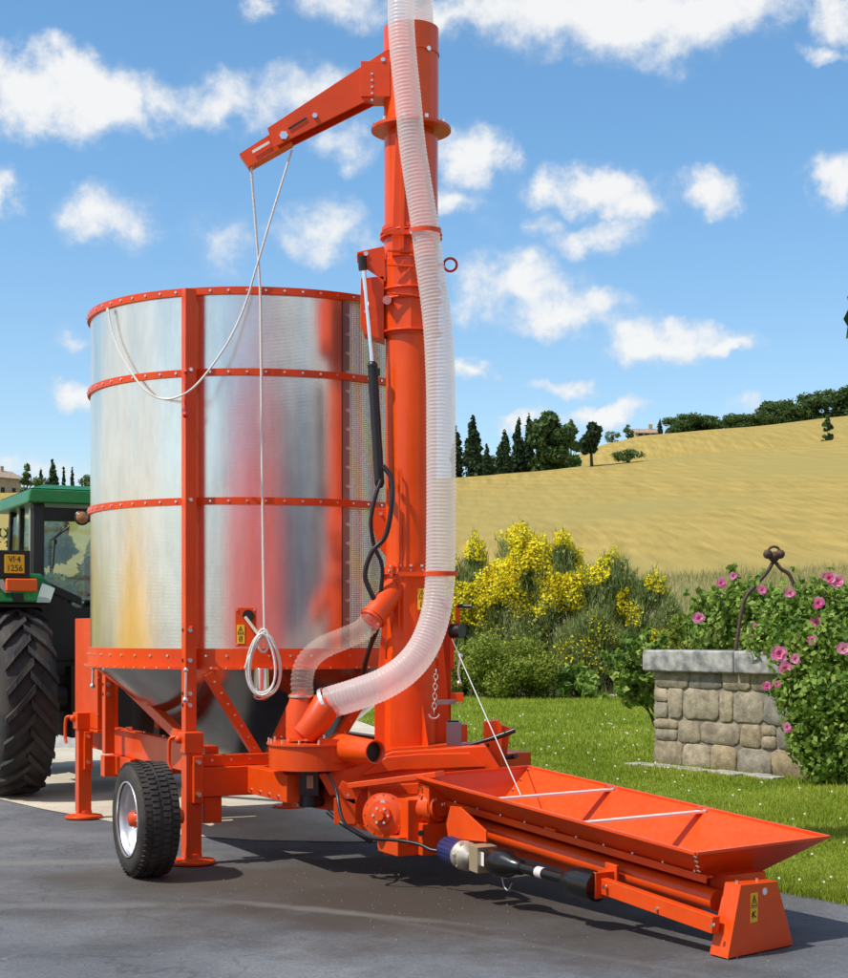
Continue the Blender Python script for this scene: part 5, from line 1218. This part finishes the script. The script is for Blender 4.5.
# ------------------------------------------------------------------ THE WELL
wa, wb_ = V((2.745, 18.96, 0)), V((4.15, 17.05, 0)); wd = (wb_-wa).normalized(); wn = V((wd.y, -wd.x, 0)); wn = wn if wn.y < 0 else -wn; LW = (wb_-wa).length; HW = 1.17; DW = 1.5
well = empty('stone_well', (wa+wb_)/2-wn*DW/2, 'square stone well with thick grey slab top on the lawn, half covered by roses', 'well')
def stonemat(name, cols):
    m = bpy.data.materials.new(name); m.use_nodes = True; nt = m.node_tree; b = nt.nodes['Principled BSDF']; b.inputs['Roughness'].default_value = .9
    geo = nt.nodes.new('ShaderNodeNewGeometry'); n = nt.nodes.new('ShaderNodeTexNoise'); n.inputs['Scale'].default_value = 7; n.inputs['Detail'].default_value = 10; n.inputs['Roughness'].default_value = .7; nt.links.new(geo.outputs['Position'], n.inputs['Vector'])
    ri = nt.nodes.new('ShaderNodeValToRGB'); e = ri.color_ramp.elements; ri.color_ramp.interpolation = 'LINEAR'
    e[0].position = 0; e[0].color = (*cols[0], 1); e[1].position = 1; e[1].color = (*cols[-1], 1)
    for i, c in enumerate(cols[1:-1]): q = e.new((i+1)/(len(cols)-1)); q.color = (*c, 1)
    nt.links.new(geo.outputs['Random Per Island'], ri.inputs['Fac'])
    mr = nt.nodes.new('ShaderNodeMapRange'); mr.inputs[1].default_value = .3; mr.inputs[2].default_value = .7; mr.inputs[3].default_value = .42; mr.inputs[4].default_value = 1.4; nt.links.new(n.outputs['Fac'], mr.inputs[0])
    mx = nt.nodes.new('ShaderNodeMix'); mx.data_type = 'RGBA'; mx.blend_type = 'MULTIPLY'; mx.inputs[0].default_value = 1; nt.links.new(ri.outputs[0], mx.inputs[6]); nt.links.new(mr.outputs[0], mx.inputs[7]); nt.links.new(mx.outputs[2], b.inputs['Base Color'])
    bp = nt.nodes.new('ShaderNodeBump'); bp.inputs['Strength'].default_value = .8; bp.inputs['Distance'].default_value = .03; nt.links.new(n.outputs['Fac'], bp.inputs['Height']); nt.links.new(bp.outputs[0], b.inputs['Normal'])
    return m
STONE = stonemat('rubble_stone', [(.28, .235, .17), (.36, .28, .165), (.22, .205, .18), (.40, .33, .22), (.27, .215, .14)])
mb = MB(); mb.box((wa+wb_)/2-wn*DW/2+ZA*HW/2, LW+.014, DW+.014, HW, (wd, wn, ZA)); mb.build('mortar_core', mat('mortar', (.24, .21, .17), .95, bump=.8, bscale=30, var=.2), well)
rg = random.Random(5)
mb = MB()
def rough_stone(c, sx, sz, nn_, ax, th=.06):
    nseg = 15; pts = []; skx = rg.uniform(-.12, .12); skz = rg.uniform(-.10, .10)
    for k in range(4*nseg//3):
        a = 2*math.pi*k/(4*nseg//3); ca, sa = math.cos(a), math.sin(a); q = 1/max(abs(ca)**9+abs(sa)**9, 1e-6)**(1/9)
        pts.append((ca*q*sx/2*(1+rg.uniform(-.07, .03))*(1+skx*sa), sa*q*sz/2*(1+rg.uniform(-.08, .03))*(1+skz*ca)))
    n_ = len(pts); off = rg.uniform(0, .02)
    o1 = [c+ax*a+ZA*b-nn_*.05 for a, b in pts]; o2 = [c+ax*a+ZA*b+nn_*(.016+off*.6) for a, b in pts]; o3 = [c+ax*a*.93+ZA*b*.92+nn_*(.022+off*.6+rg.uniform(0, .006)) for a, b in pts]
    vs = o1+o2+o3; fs = []
    for r_ in range(2):
        for i in range(n_): fs.append((r_*n_+i, r_*n_+(i+1) % n_, (r_+1)*n_+(i+1) % n_, (r_+1)*n_+i))
    fs.append(tuple(range(2*n_, 3*n_)))
    mb.add(vs, fs, 0, True)
for (o_, ax, nn_, L) in ((wa, wd, wn, LW), (wa-wn*DW, wn, -wd, DW)):
    z = 0
    for hrow in (.30, .26, .36, .25):
        s_ = 0
        while s_ < L-.02:
            w_ = min(rg.uniform(.20, .62), L-s_)
            if L-s_-w_ < .12: w_ = L-s_
            split = hrow > .24 and w_ < .4 and rg.random() < .45
            if split:
                rough_stone(o_+ax*(s_+w_/2)+ZA*(z+hrow*.27), w_-.012, hrow*.52, nn_, ax); rough_stone(o_+ax*(s_+w_/2)+ZA*(z+hrow*.77), w_-.012, hrow*.44, nn_, ax)
            else: rough_stone(o_+ax*(s_+w_/2)+ZA*(z+hrow/2+rg.uniform(-.008, .008)), w_-.004, hrow-.004, nn_, ax)
            s_ += w_
        z += hrow
mb.build('stonework', STONE, well)
SLAB = mat('grey_coping', (.16, .16, .165), .9, bump=1.0, bscale=14, color2=(.42, .41, .38), vscale=7, detail=12)
o_ = (wa+wb_)/2-wn*DW/2
for k, (s0_, s1_) in enumerate(((-.11, LW*.56), (LW*.56+.01, LW+.1))):
    mb = MB(); nxx = 10; prof = []
    c = wa+wd*((s0_+s1_)/2)-wn*.16+ZA*(HW+.07); mb.box(c, s1_-s0_, .56, .25, (wd, wn, ZA))
    mb.build('coping_slab', SLAB, well, .025)
mb = MB(); c = wa+wd*LW/2-wn*(DW-.1)+ZA*(HW+.1); mb.box(c, LW+.2, .5, .19, (wd, wn, ZA)); mb.build('coping_slab', SLAB, well, .025)
# stone paving strip at its foot
mb = MB()
for k in range(9):
    a = wa+wd*(.0+k*.26)+wn*(.30+rg.uniform(-.05, .05)); mb.box(a+ZA*.02, .24, .22+rg.uniform(-.04, .06), .04, (wd, wn, ZA))
pv_ = mb.build('paving_strip', mat('pale_paver', (.36, .34, .3), .9, var=.2, bump=.5, bscale=20), None, .01); tag(pv_, 'strip of worn pale paving stones in the grass at the foot of the well', 'paving')
# iron arch with pulley
IRON = mat('rusty_iron', (.045, .028, .022), .7, bump=.6, bscale=60, color2=(.1, .05, .03), vscale=20)
mb = MB(); d1 = 18.2
mb.tube(smooth_path([W(735, 655, d1), W(741, 615, d1), W(746, 597, d1), W(756, 585, d1), W(768, 571, d1), W(774, 562, d1), W(781, 569, d1), W(790, 576, d1), W(797, 600, d1), W(800, 660, d1)], 6), .022, 10)
ir = mb.build('well_arch', IRON, None); tag(ir, 'rusty iron pulley arch rising over the stone well', 'iron arch')
mb = MB(); c = W(774, 555, d1)
for s_ in (-.07, .07): mb.ball(c+X*s_+ZA*.01, .055, 0, 8)
mb.lathe([(0, -.03), (.06, -.03), (.04, 0), (.06, .03), (0, .03)], c-ZA*.02, Y, 20); mb.tube([c+X*.06*math.cos(t)+ZA*(.05+.045*math.sin(t)) for t in [3.14*k/10 for k in range(11)]], .015, 8)
mb.build('pulley', IRON, ir)
# roses ------------------------------------------------------------------
def rosebush(spec, label, n, size, seed, roses, stem_base):
    rg = random.Random(seed); cs = [W(px, py, d) for px, py, d, r in spec]; rs = [r for *_, r in spec]
    root = empty('rose_bush', stem_base, label, 'rose bush', 'pink rose bushes round the well')
    mb = MB()
    for c in cs: mb.tube([stem_base+V((rg.uniform(-.2, .2), rg.uniform(-.2, .2), 0)), V(stem_base).lerp(c, .55)+V((rg.uniform(-.1, .1), 0, .1)), c], [.016, .012, .005], 5)
    mb.build('canes', mat('cane_%d' % seed, (.06, .07, .025), .8), root)
    npmesh('foliage', leafset(cs, rs, n, size, shell=.25, aspect=1.5), 4, [ROSEL], root)
    # long loose shoots
    v = []
    for k in range(70):
        c = cs[rg.randrange(len(cs))]; r = rs[0]; e = c+V((rg.uniform(-1, 1), rg.uniform(-1, .3), rg.uniform(-.2, 1)))*.42
        for j in range(12): v.append(np.array((c.lerp(e, j/11)+V((rg.uniform(-.03, .03), rg.uniform(-.03, .03), rg.uniform(-.03, .03))))[:]))
    npmesh('shoots', leafset([V(a) for a in v], [.03]*len(v), len(v)*3, size, shell=.1), 4, [ROSEL], root)
    for (px, py, d, r) in roses:
        r *= rg.uniform(.62, .9); c = W(px, py, d); mb = MB()
        for layer, (nn2, rad, tilt) in enumerate(((7, 1.0, .35), (6, .75, .8), (5, .5, 1.2), (4, .28, 1.45))):
            for k in range(nn2):
                a = 6.283*k/nn2+layer*.5+rg.uniform(-.2, .2); dr = V((math.cos(a), 0, math.sin(a))); out = -Y
                side = dr.cross(out).normalized(); rr = r*rad*rg.uniform(.8, 1.15)
                tipv = c+dr*rr*math.cos(tilt*.6)+out*rr*math.sin(tilt)*.6; w_ = rr*.55
                mb.add([c, c+dr*rr*.5-side*w_+out*.01, tipv-side*w_*.5, tipv+side*w_*.5, c+dr*rr*.5+side*w_+out*.01], [(0, 1, 2, 3, 4)])
        mb.build('rose', PINK, root)
base1 = wb_+V((.25, .3, 0)); base1.z = 0
rosebush([(790, 614, 17.2, .3), (815, 606, 17.0, .3), (838, 614, 17.2, .33), (800, 650, 16.8, .35), (830, 650, 16.7, .45), (790, 690, 16.7, .22), (815, 700, 16.5, .4), (842, 700, 16.5, .45), (818, 740, 16.5, .33), (840, 750, 16.5, .4), (822, 765, 16.4, .25), (850, 780, 16.4, .25), (770, 640, 17.6, .28), (806, 728, 16.5, .25)],
         'big climbing rose bush hanging over the right end of the well', 21000, .05, 1,
         [(838, 581, 16.7, .10), (829, 578, 16.7, .09), (818, 603, 16.6, .10), (816, 622, 16.6, .08), (790, 593, 16.9, .07), (795, 659, 16.4, .085), (779, 653, 16.4, .10), (785, 668, 16.4, .10), (843, 649, 16.2, .11), (767, 686, 16.4, .07), (777, 684, 16.4, .06), (787, 727, 16.3, .065), (762, 590, 17.1, .08), (812, 640, 16.4, .06)], base1)
base2 = wa+wd*.9-wn*1.7; base2 = V((base2.x, base2.y, 0))
rosebush([(712, 612, 20.0, .3), (730, 622, 19.8, .36), (715, 635, 19.7, .3), (745, 640, 19.6, .3), (700, 628, 20.0, .22), (755, 610, 19.6, .35), (738, 600, 20, .22), (765, 625, 19.4, .3)],
         'rose bush growing behind the slab top of the well', 10500, .058, 2, [(721, 583, 19.4, .10), (699, 618, 19.4, .085), (755, 629, 19.0, .13), (733, 576, 19.6, .07)], base2)
base3 = wa-wn*.7-wd*.35; base3 = V((base3.x, base3.y, 0))
rosebush([(628, 680, 19.7, .18), (640, 672, 19.7, .24), (648, 690, 19.6, .22), (634, 695, 19.6, .16), (650, 660, 19.8, .2)],
         'leafy rose shoots without flowers sticking out at the left side of the well', 3000, .068, 3, [], base3)
# twig at the right border
mb = MB()
tb = empty('oak_tree', (2.95+1.6, 9.6+1, 0), 'tree standing just outside the right border, one leaf spray showing', 'tree')
mb.tube([V((4.55, 10.6, 0)), V((4.5, 10.6, 2)), V((4.6, 10.5, 4.4))], [.16, .13, .07], 12); mb.tube([V((4.5, 10.6, 3.2)), V((3.6, 10.5, 3.6)), W(858, 318, 10.5)], [.06, .03, .008], 8); mb.build('trunk', BARK, tb)
npmesh('crown', leafset([W(855, 300, 10.5), W(856, 330, 10.5), W(858, 318, 10.5), V((4.6, 10.5, 4.4)), V((4.9, 10.7, 3.9)), V((4.5, 10.9, 4.0))], [.06, .06, .08, .6, .6, .5], 1600, .07, shell=.3), 4, [OAK], tb)

# ------------------------------------------------------------------ unseen things added out of frame for the drum's mirror image
mb = MB(); mb.lathe([(4.6, 0), (3.4, .9), (1.2, 2.5), (.4, 3.0), (0, 3.1)], V((-11.5, 11.2, 0)), ZA, 40)  # yellow slope added and angled to catch sun for the drum's mirror image
yb = mb.build('added_heap', mat('added_heap_yellow', (.95, .52, .008), .9, bump=.5, bscale=30)); tag(yb, 'unseen yellow heap added outside the left border to colour the drum reflection', 'added heap')
mb = MB(); mb.prism([V((-6.5, -3.6, .0)), V((-6.5, -8.8, 5.4)), V((-6.5, -8.8, 0))], X*11.5)  # red slope added unseen, tilted to catch sun and tint the drum reflection
tag(mb.build('added_red_slope', mat('added_slope_red', (.85, .06, .03), .6), None, .1), 'unseen red slope added behind the camera to colour the drum reflection', 'added slope')
bn = empty('barn', (5, -8, 0), 'grey barn behind the photographer, mirrored in the drum', 'barn')
mb = MB(); mb.prism([V((-8, -9, 0)), V((30, -9, 0)), V((30, -9, 6.6)), V((3, -9, 7.6)), V((-8, -9, 5.4))], -Y*8); mb.build('wall', mat('slate_wall', (.34, .38, .5), .9, var=.2, vscale=1), bn)

# ------------------------------------------------------------------ LIGHT, SKY, CAMERA
sun_dir = V((-.78, -.36, 1.22)).normalized()      # towards the sun
el = math.asin(sun_dir.z); az = math.atan2(sun_dir.x, sun_dir.y)
sd_ = bpy.data.lights.new('sun', 'SUN'); sd_.energy = 4.2; sd_.angle = math.radians(.6); sd_.color = (1, .95, .86)
so = bpy.data.objects.new('sun', sd_); COL.objects.link(so); so.rotation_euler = (-sun_dir).to_track_quat('-Z', 'Y').to_euler(); so.location = (0, 0, 30)
w = bpy.data.worlds.new('World'); scn.world = w; w.use_nodes = True; nt = w.node_tree; N = nt.nodes; L = nt.links
bg = N['Background']; bg.inputs['Strength'].default_value = .15
sky = N.new('ShaderNodeTexSky'); sky.sky_type = 'NISHITA'; sky.sun_disc = False; sky.sun_elevation = el; sky.sun_rotation = az; sky.air_density = 1.0; sky.dust_density = .3; sky.ozone_density = 2.0
tc = N.new('ShaderNodeTexCoord')
def math_(op, a, b=None, c=None, clamp=False):
    n = N.new('ShaderNodeMath'); n.operation = op; n.use_clamp = clamp
    for i, x_ in enumerate((a, b, c)):
        if x_ is None: continue
        if isinstance(x_, (int, float)): n.inputs[i].default_value = x_
        else: L.new(x_, n.inputs[i])
    return n.outputs[0]
sp3 = N.new('ShaderNodeSeparateXYZ'); L.new(tc.outputs['Generated'], sp3.inputs[0])
azn = math_('ARCTAN2', sp3.outputs[0], sp3.outputs[1]); eln = math_('ARCSINE', sp3.outputs[2])
cb = N.new('ShaderNodeCombineXYZ'); L.new(azn, cb.inputs[0]); L.new(eln, cb.inputs[1])
# domain warp
nw = N.new('ShaderNodeTexNoise'); nw.inputs['Scale'].default_value = 26; nw.inputs['Detail'].default_value = 6; nw.inputs['Roughness'].default_value = .6; L.new(cb.outputs[0], nw.inputs['Vector'])
ws = N.new('ShaderNodeVectorMath'); ws.operation = 'SUBTRACT'; L.new(nw.outputs['Color'], ws.inputs[0]); ws.inputs[1].default_value = (.5, .5, .5)
wm = N.new('ShaderNodeVectorMath'); wm.operation = 'MULTIPLY_ADD'; L.new(ws.outputs[0], wm.inputs[0]); wm.inputs[1].default_value = (.060, .042, 0); L.new(cb.outputs[0], wm.inputs[2])
clouds = [(30, 92, 62, 40, 1.25), (90, 100, 60, 36, 1.15), (125, 108, 40, 30, .9), (60, 70, 40, 26, 1.0), (175, 98, 50, 22, .62), (230, 100, 60, 28, .7), (300, 100, 55, 30, .62), (2, 190, 28, 22, .85), (115, 218, 50, 28, .72), (330, 236, 50, 30, .75), (225, 245, 35, 28, .35),
          (345, 140, 30, 30, .5), (75, 392, 26, 16, .6), (80, 340, 20, 12, .4), (30, 470, 80, 16, .45), (258, 5, 22, 12, .5), (350, 8, 50, 24, .6),
          (455, 12, 110, 22, .7), (560, 12, 120, 38, .95), (640, 15, 95, 44, 1.05), (700, 10, 80, 38, 1.0), (760, 4, 60, 26, .8), (838, 10, 34, 26, .85), (820, 50, 22, 12, .6),
          (470, 160, 36, 34, .95), (455, 207, 40, 12, .5), (600, 185, 62, 24, .95), (545, 190, 34, 20, .7), (630, 205, 34, 22, .8), (708, 198, 34, 26, .95), (600, 238, 50, 14, .6), (525, 225, 45, 12, .4), (832, 178, 26, 26, .9),
          (520, 285, 60, 34, .85), (560, 312, 70, 26, .9), (490, 300, 40, 24, .6), (520, 262, 34, 20, .6), (665, 345, 55, 22, 1.0), (640, 335, 34, 20, .6), (720, 345, 45, 12, .6), (470, 368, 30, 15, .85), (560, 383, 26, 8, .5), (590, 412, 62, 14, .9), (530, 418, 30, 10, .6), (775, 412, 50, 12, .6), (745, 345, 24, 10, .45)]
dens = None
for (px, py, rx, ry, gn) in clouds:
    a_ = math.atan((px-424)/FPX); e_ = math.atan((HZ-py)/FPX*math.cos(a_)); rxa = rx*1.15/FPX; rya = ry*1.15/FPX; gn = gn*1.15
    mp = N.new('ShaderNodeMapping'); mp.vector_type = 'TEXTURE'; mp.inputs['Location'].default_value = (a_, e_, 0); mp.inputs['Scale'].default_value = (rxa, rya, 1); L.new(wm.outputs[0], mp.inputs[0])
    ln = N.new('ShaderNodeVectorMath'); ln.operation = 'LENGTH'; L.new(mp.outputs[0], ln.inputs[0])
    f_ = math_('MULTIPLY_ADD', ln.outputs['Value'], -gn, gn)
    dens = f_ if dens is None else math_('SMOOTH_MAX', dens, f_, .18)
dens = math_('MAXIMUM', math_('ADD', dens, .10), 0.0)
# generic field of clouds elsewhere
ng = N.new('ShaderNodeTexNoise'); ng.inputs['Scale'].default_value = 2.2; ng.inputs['Detail'].default_value = 8; L.new(tc.outputs['Generated'], ng.inputs['Vector'])
gen = math_('MULTIPLY', math_('SUBTRACT', ng.outputs['Fac'], .44, None, True), 5.0, None, True)
outside = math_('GREATER_THAN', math_('ABSOLUTE', azn), .42)
dens = math_('ADD', dens, math_('MULTIPLY', gen, outside))
n2 = N.new('ShaderNodeTexNoise'); n2.inputs['Scale'].default_value = 30; n2.inputs['Detail'].default_value = 9; n2.inputs['Roughness'].default_value = .6; L.new(cb.outputs[0], n2.inputs['Vector'])
dd_ = math_('ADD', dens, math_('MULTIPLY', math_('MULTIPLY', math_('SUBTRACT', n2.outputs['Fac'], .51), 1.9), math_('MULTIPLY', dens, 3.0, None, True)))
mask = N.new('ShaderNodeMapRange'); mask.interpolation_type = 'SMOOTHSTEP'; mask.inputs[1].default_value = .0; mask.inputs[2].default_value = .85; mask.inputs[4].default_value = .93; L.new(dd_, mask.inputs[0])
# cloud colour: white, slightly grey-blue where thinner
cr = N.new('ShaderNodeValToRGB'); cr.color_ramp.elements[0].position = .1; cr.color_ramp.elements[0].color = (4.7, 5.0, 5.4, 1); cr.color_ramp.elements[1].position = .9; cr.color_ramp.elements[1].color = (6.0, 6.0, 5.95, 1); L.new(dd_, cr.inputs[0])
tint = N.new('ShaderNodeMix'); tint.data_type = 'RGBA'; tint.blend_type = 'MULTIPLY'; tint.inputs[0].default_value = 1; L.new(sky.outputs[0], tint.inputs[6])
SKYT = tint; tr_ = N.new('ShaderNodeValToRGB'); tr_.color_ramp.elements[0].position = 0; tr_.color_ramp.elements[0].color = (1.0, .97, .98, 1); tr_.color_ramp.elements[1].position = .30; tr_.color_ramp.elements[1].color = (.74, 1.0, 1.09, 1); L.new(eln, tr_.inputs[0]); L.new(tr_.outputs[0], tint.inputs[7])
mx = N.new('ShaderNodeMix'); mx.data_type = 'RGBA'; L.new(mask.outputs[0], mx.inputs[0]); L.new(tint.outputs[2], mx.inputs[6]); L.new(cr.outputs[0], mx.inputs[7])
L.new(mx.outputs[2], bg.inputs['Color'])

cam = bpy.data.cameras.new('camera'); co = bpy.data.objects.new('camera', cam); COL.objects.link(co); scn.camera = co
co.location = (0, 0, CH); co.rotation_euler = (math.radians(90), 0, 0)
cam.sensor_fit = 'HORIZONTAL'; cam.sensor_width = 36; cam.lens = FPX/848*36; cam.shift_y = (HZ-489)/848; cam.clip_end = 3000; cam.clip_start = .1
scn.view_settings.view_transform = 'Standard'; scn.view_settings.look = 'None'; scn.view_settings.exposure = .08; scn.view_settings.gamma = 1
scn.render.engine = 'CYCLES'
try: scn.cycles.transparent_max_bounces = 24
except Exception: pass
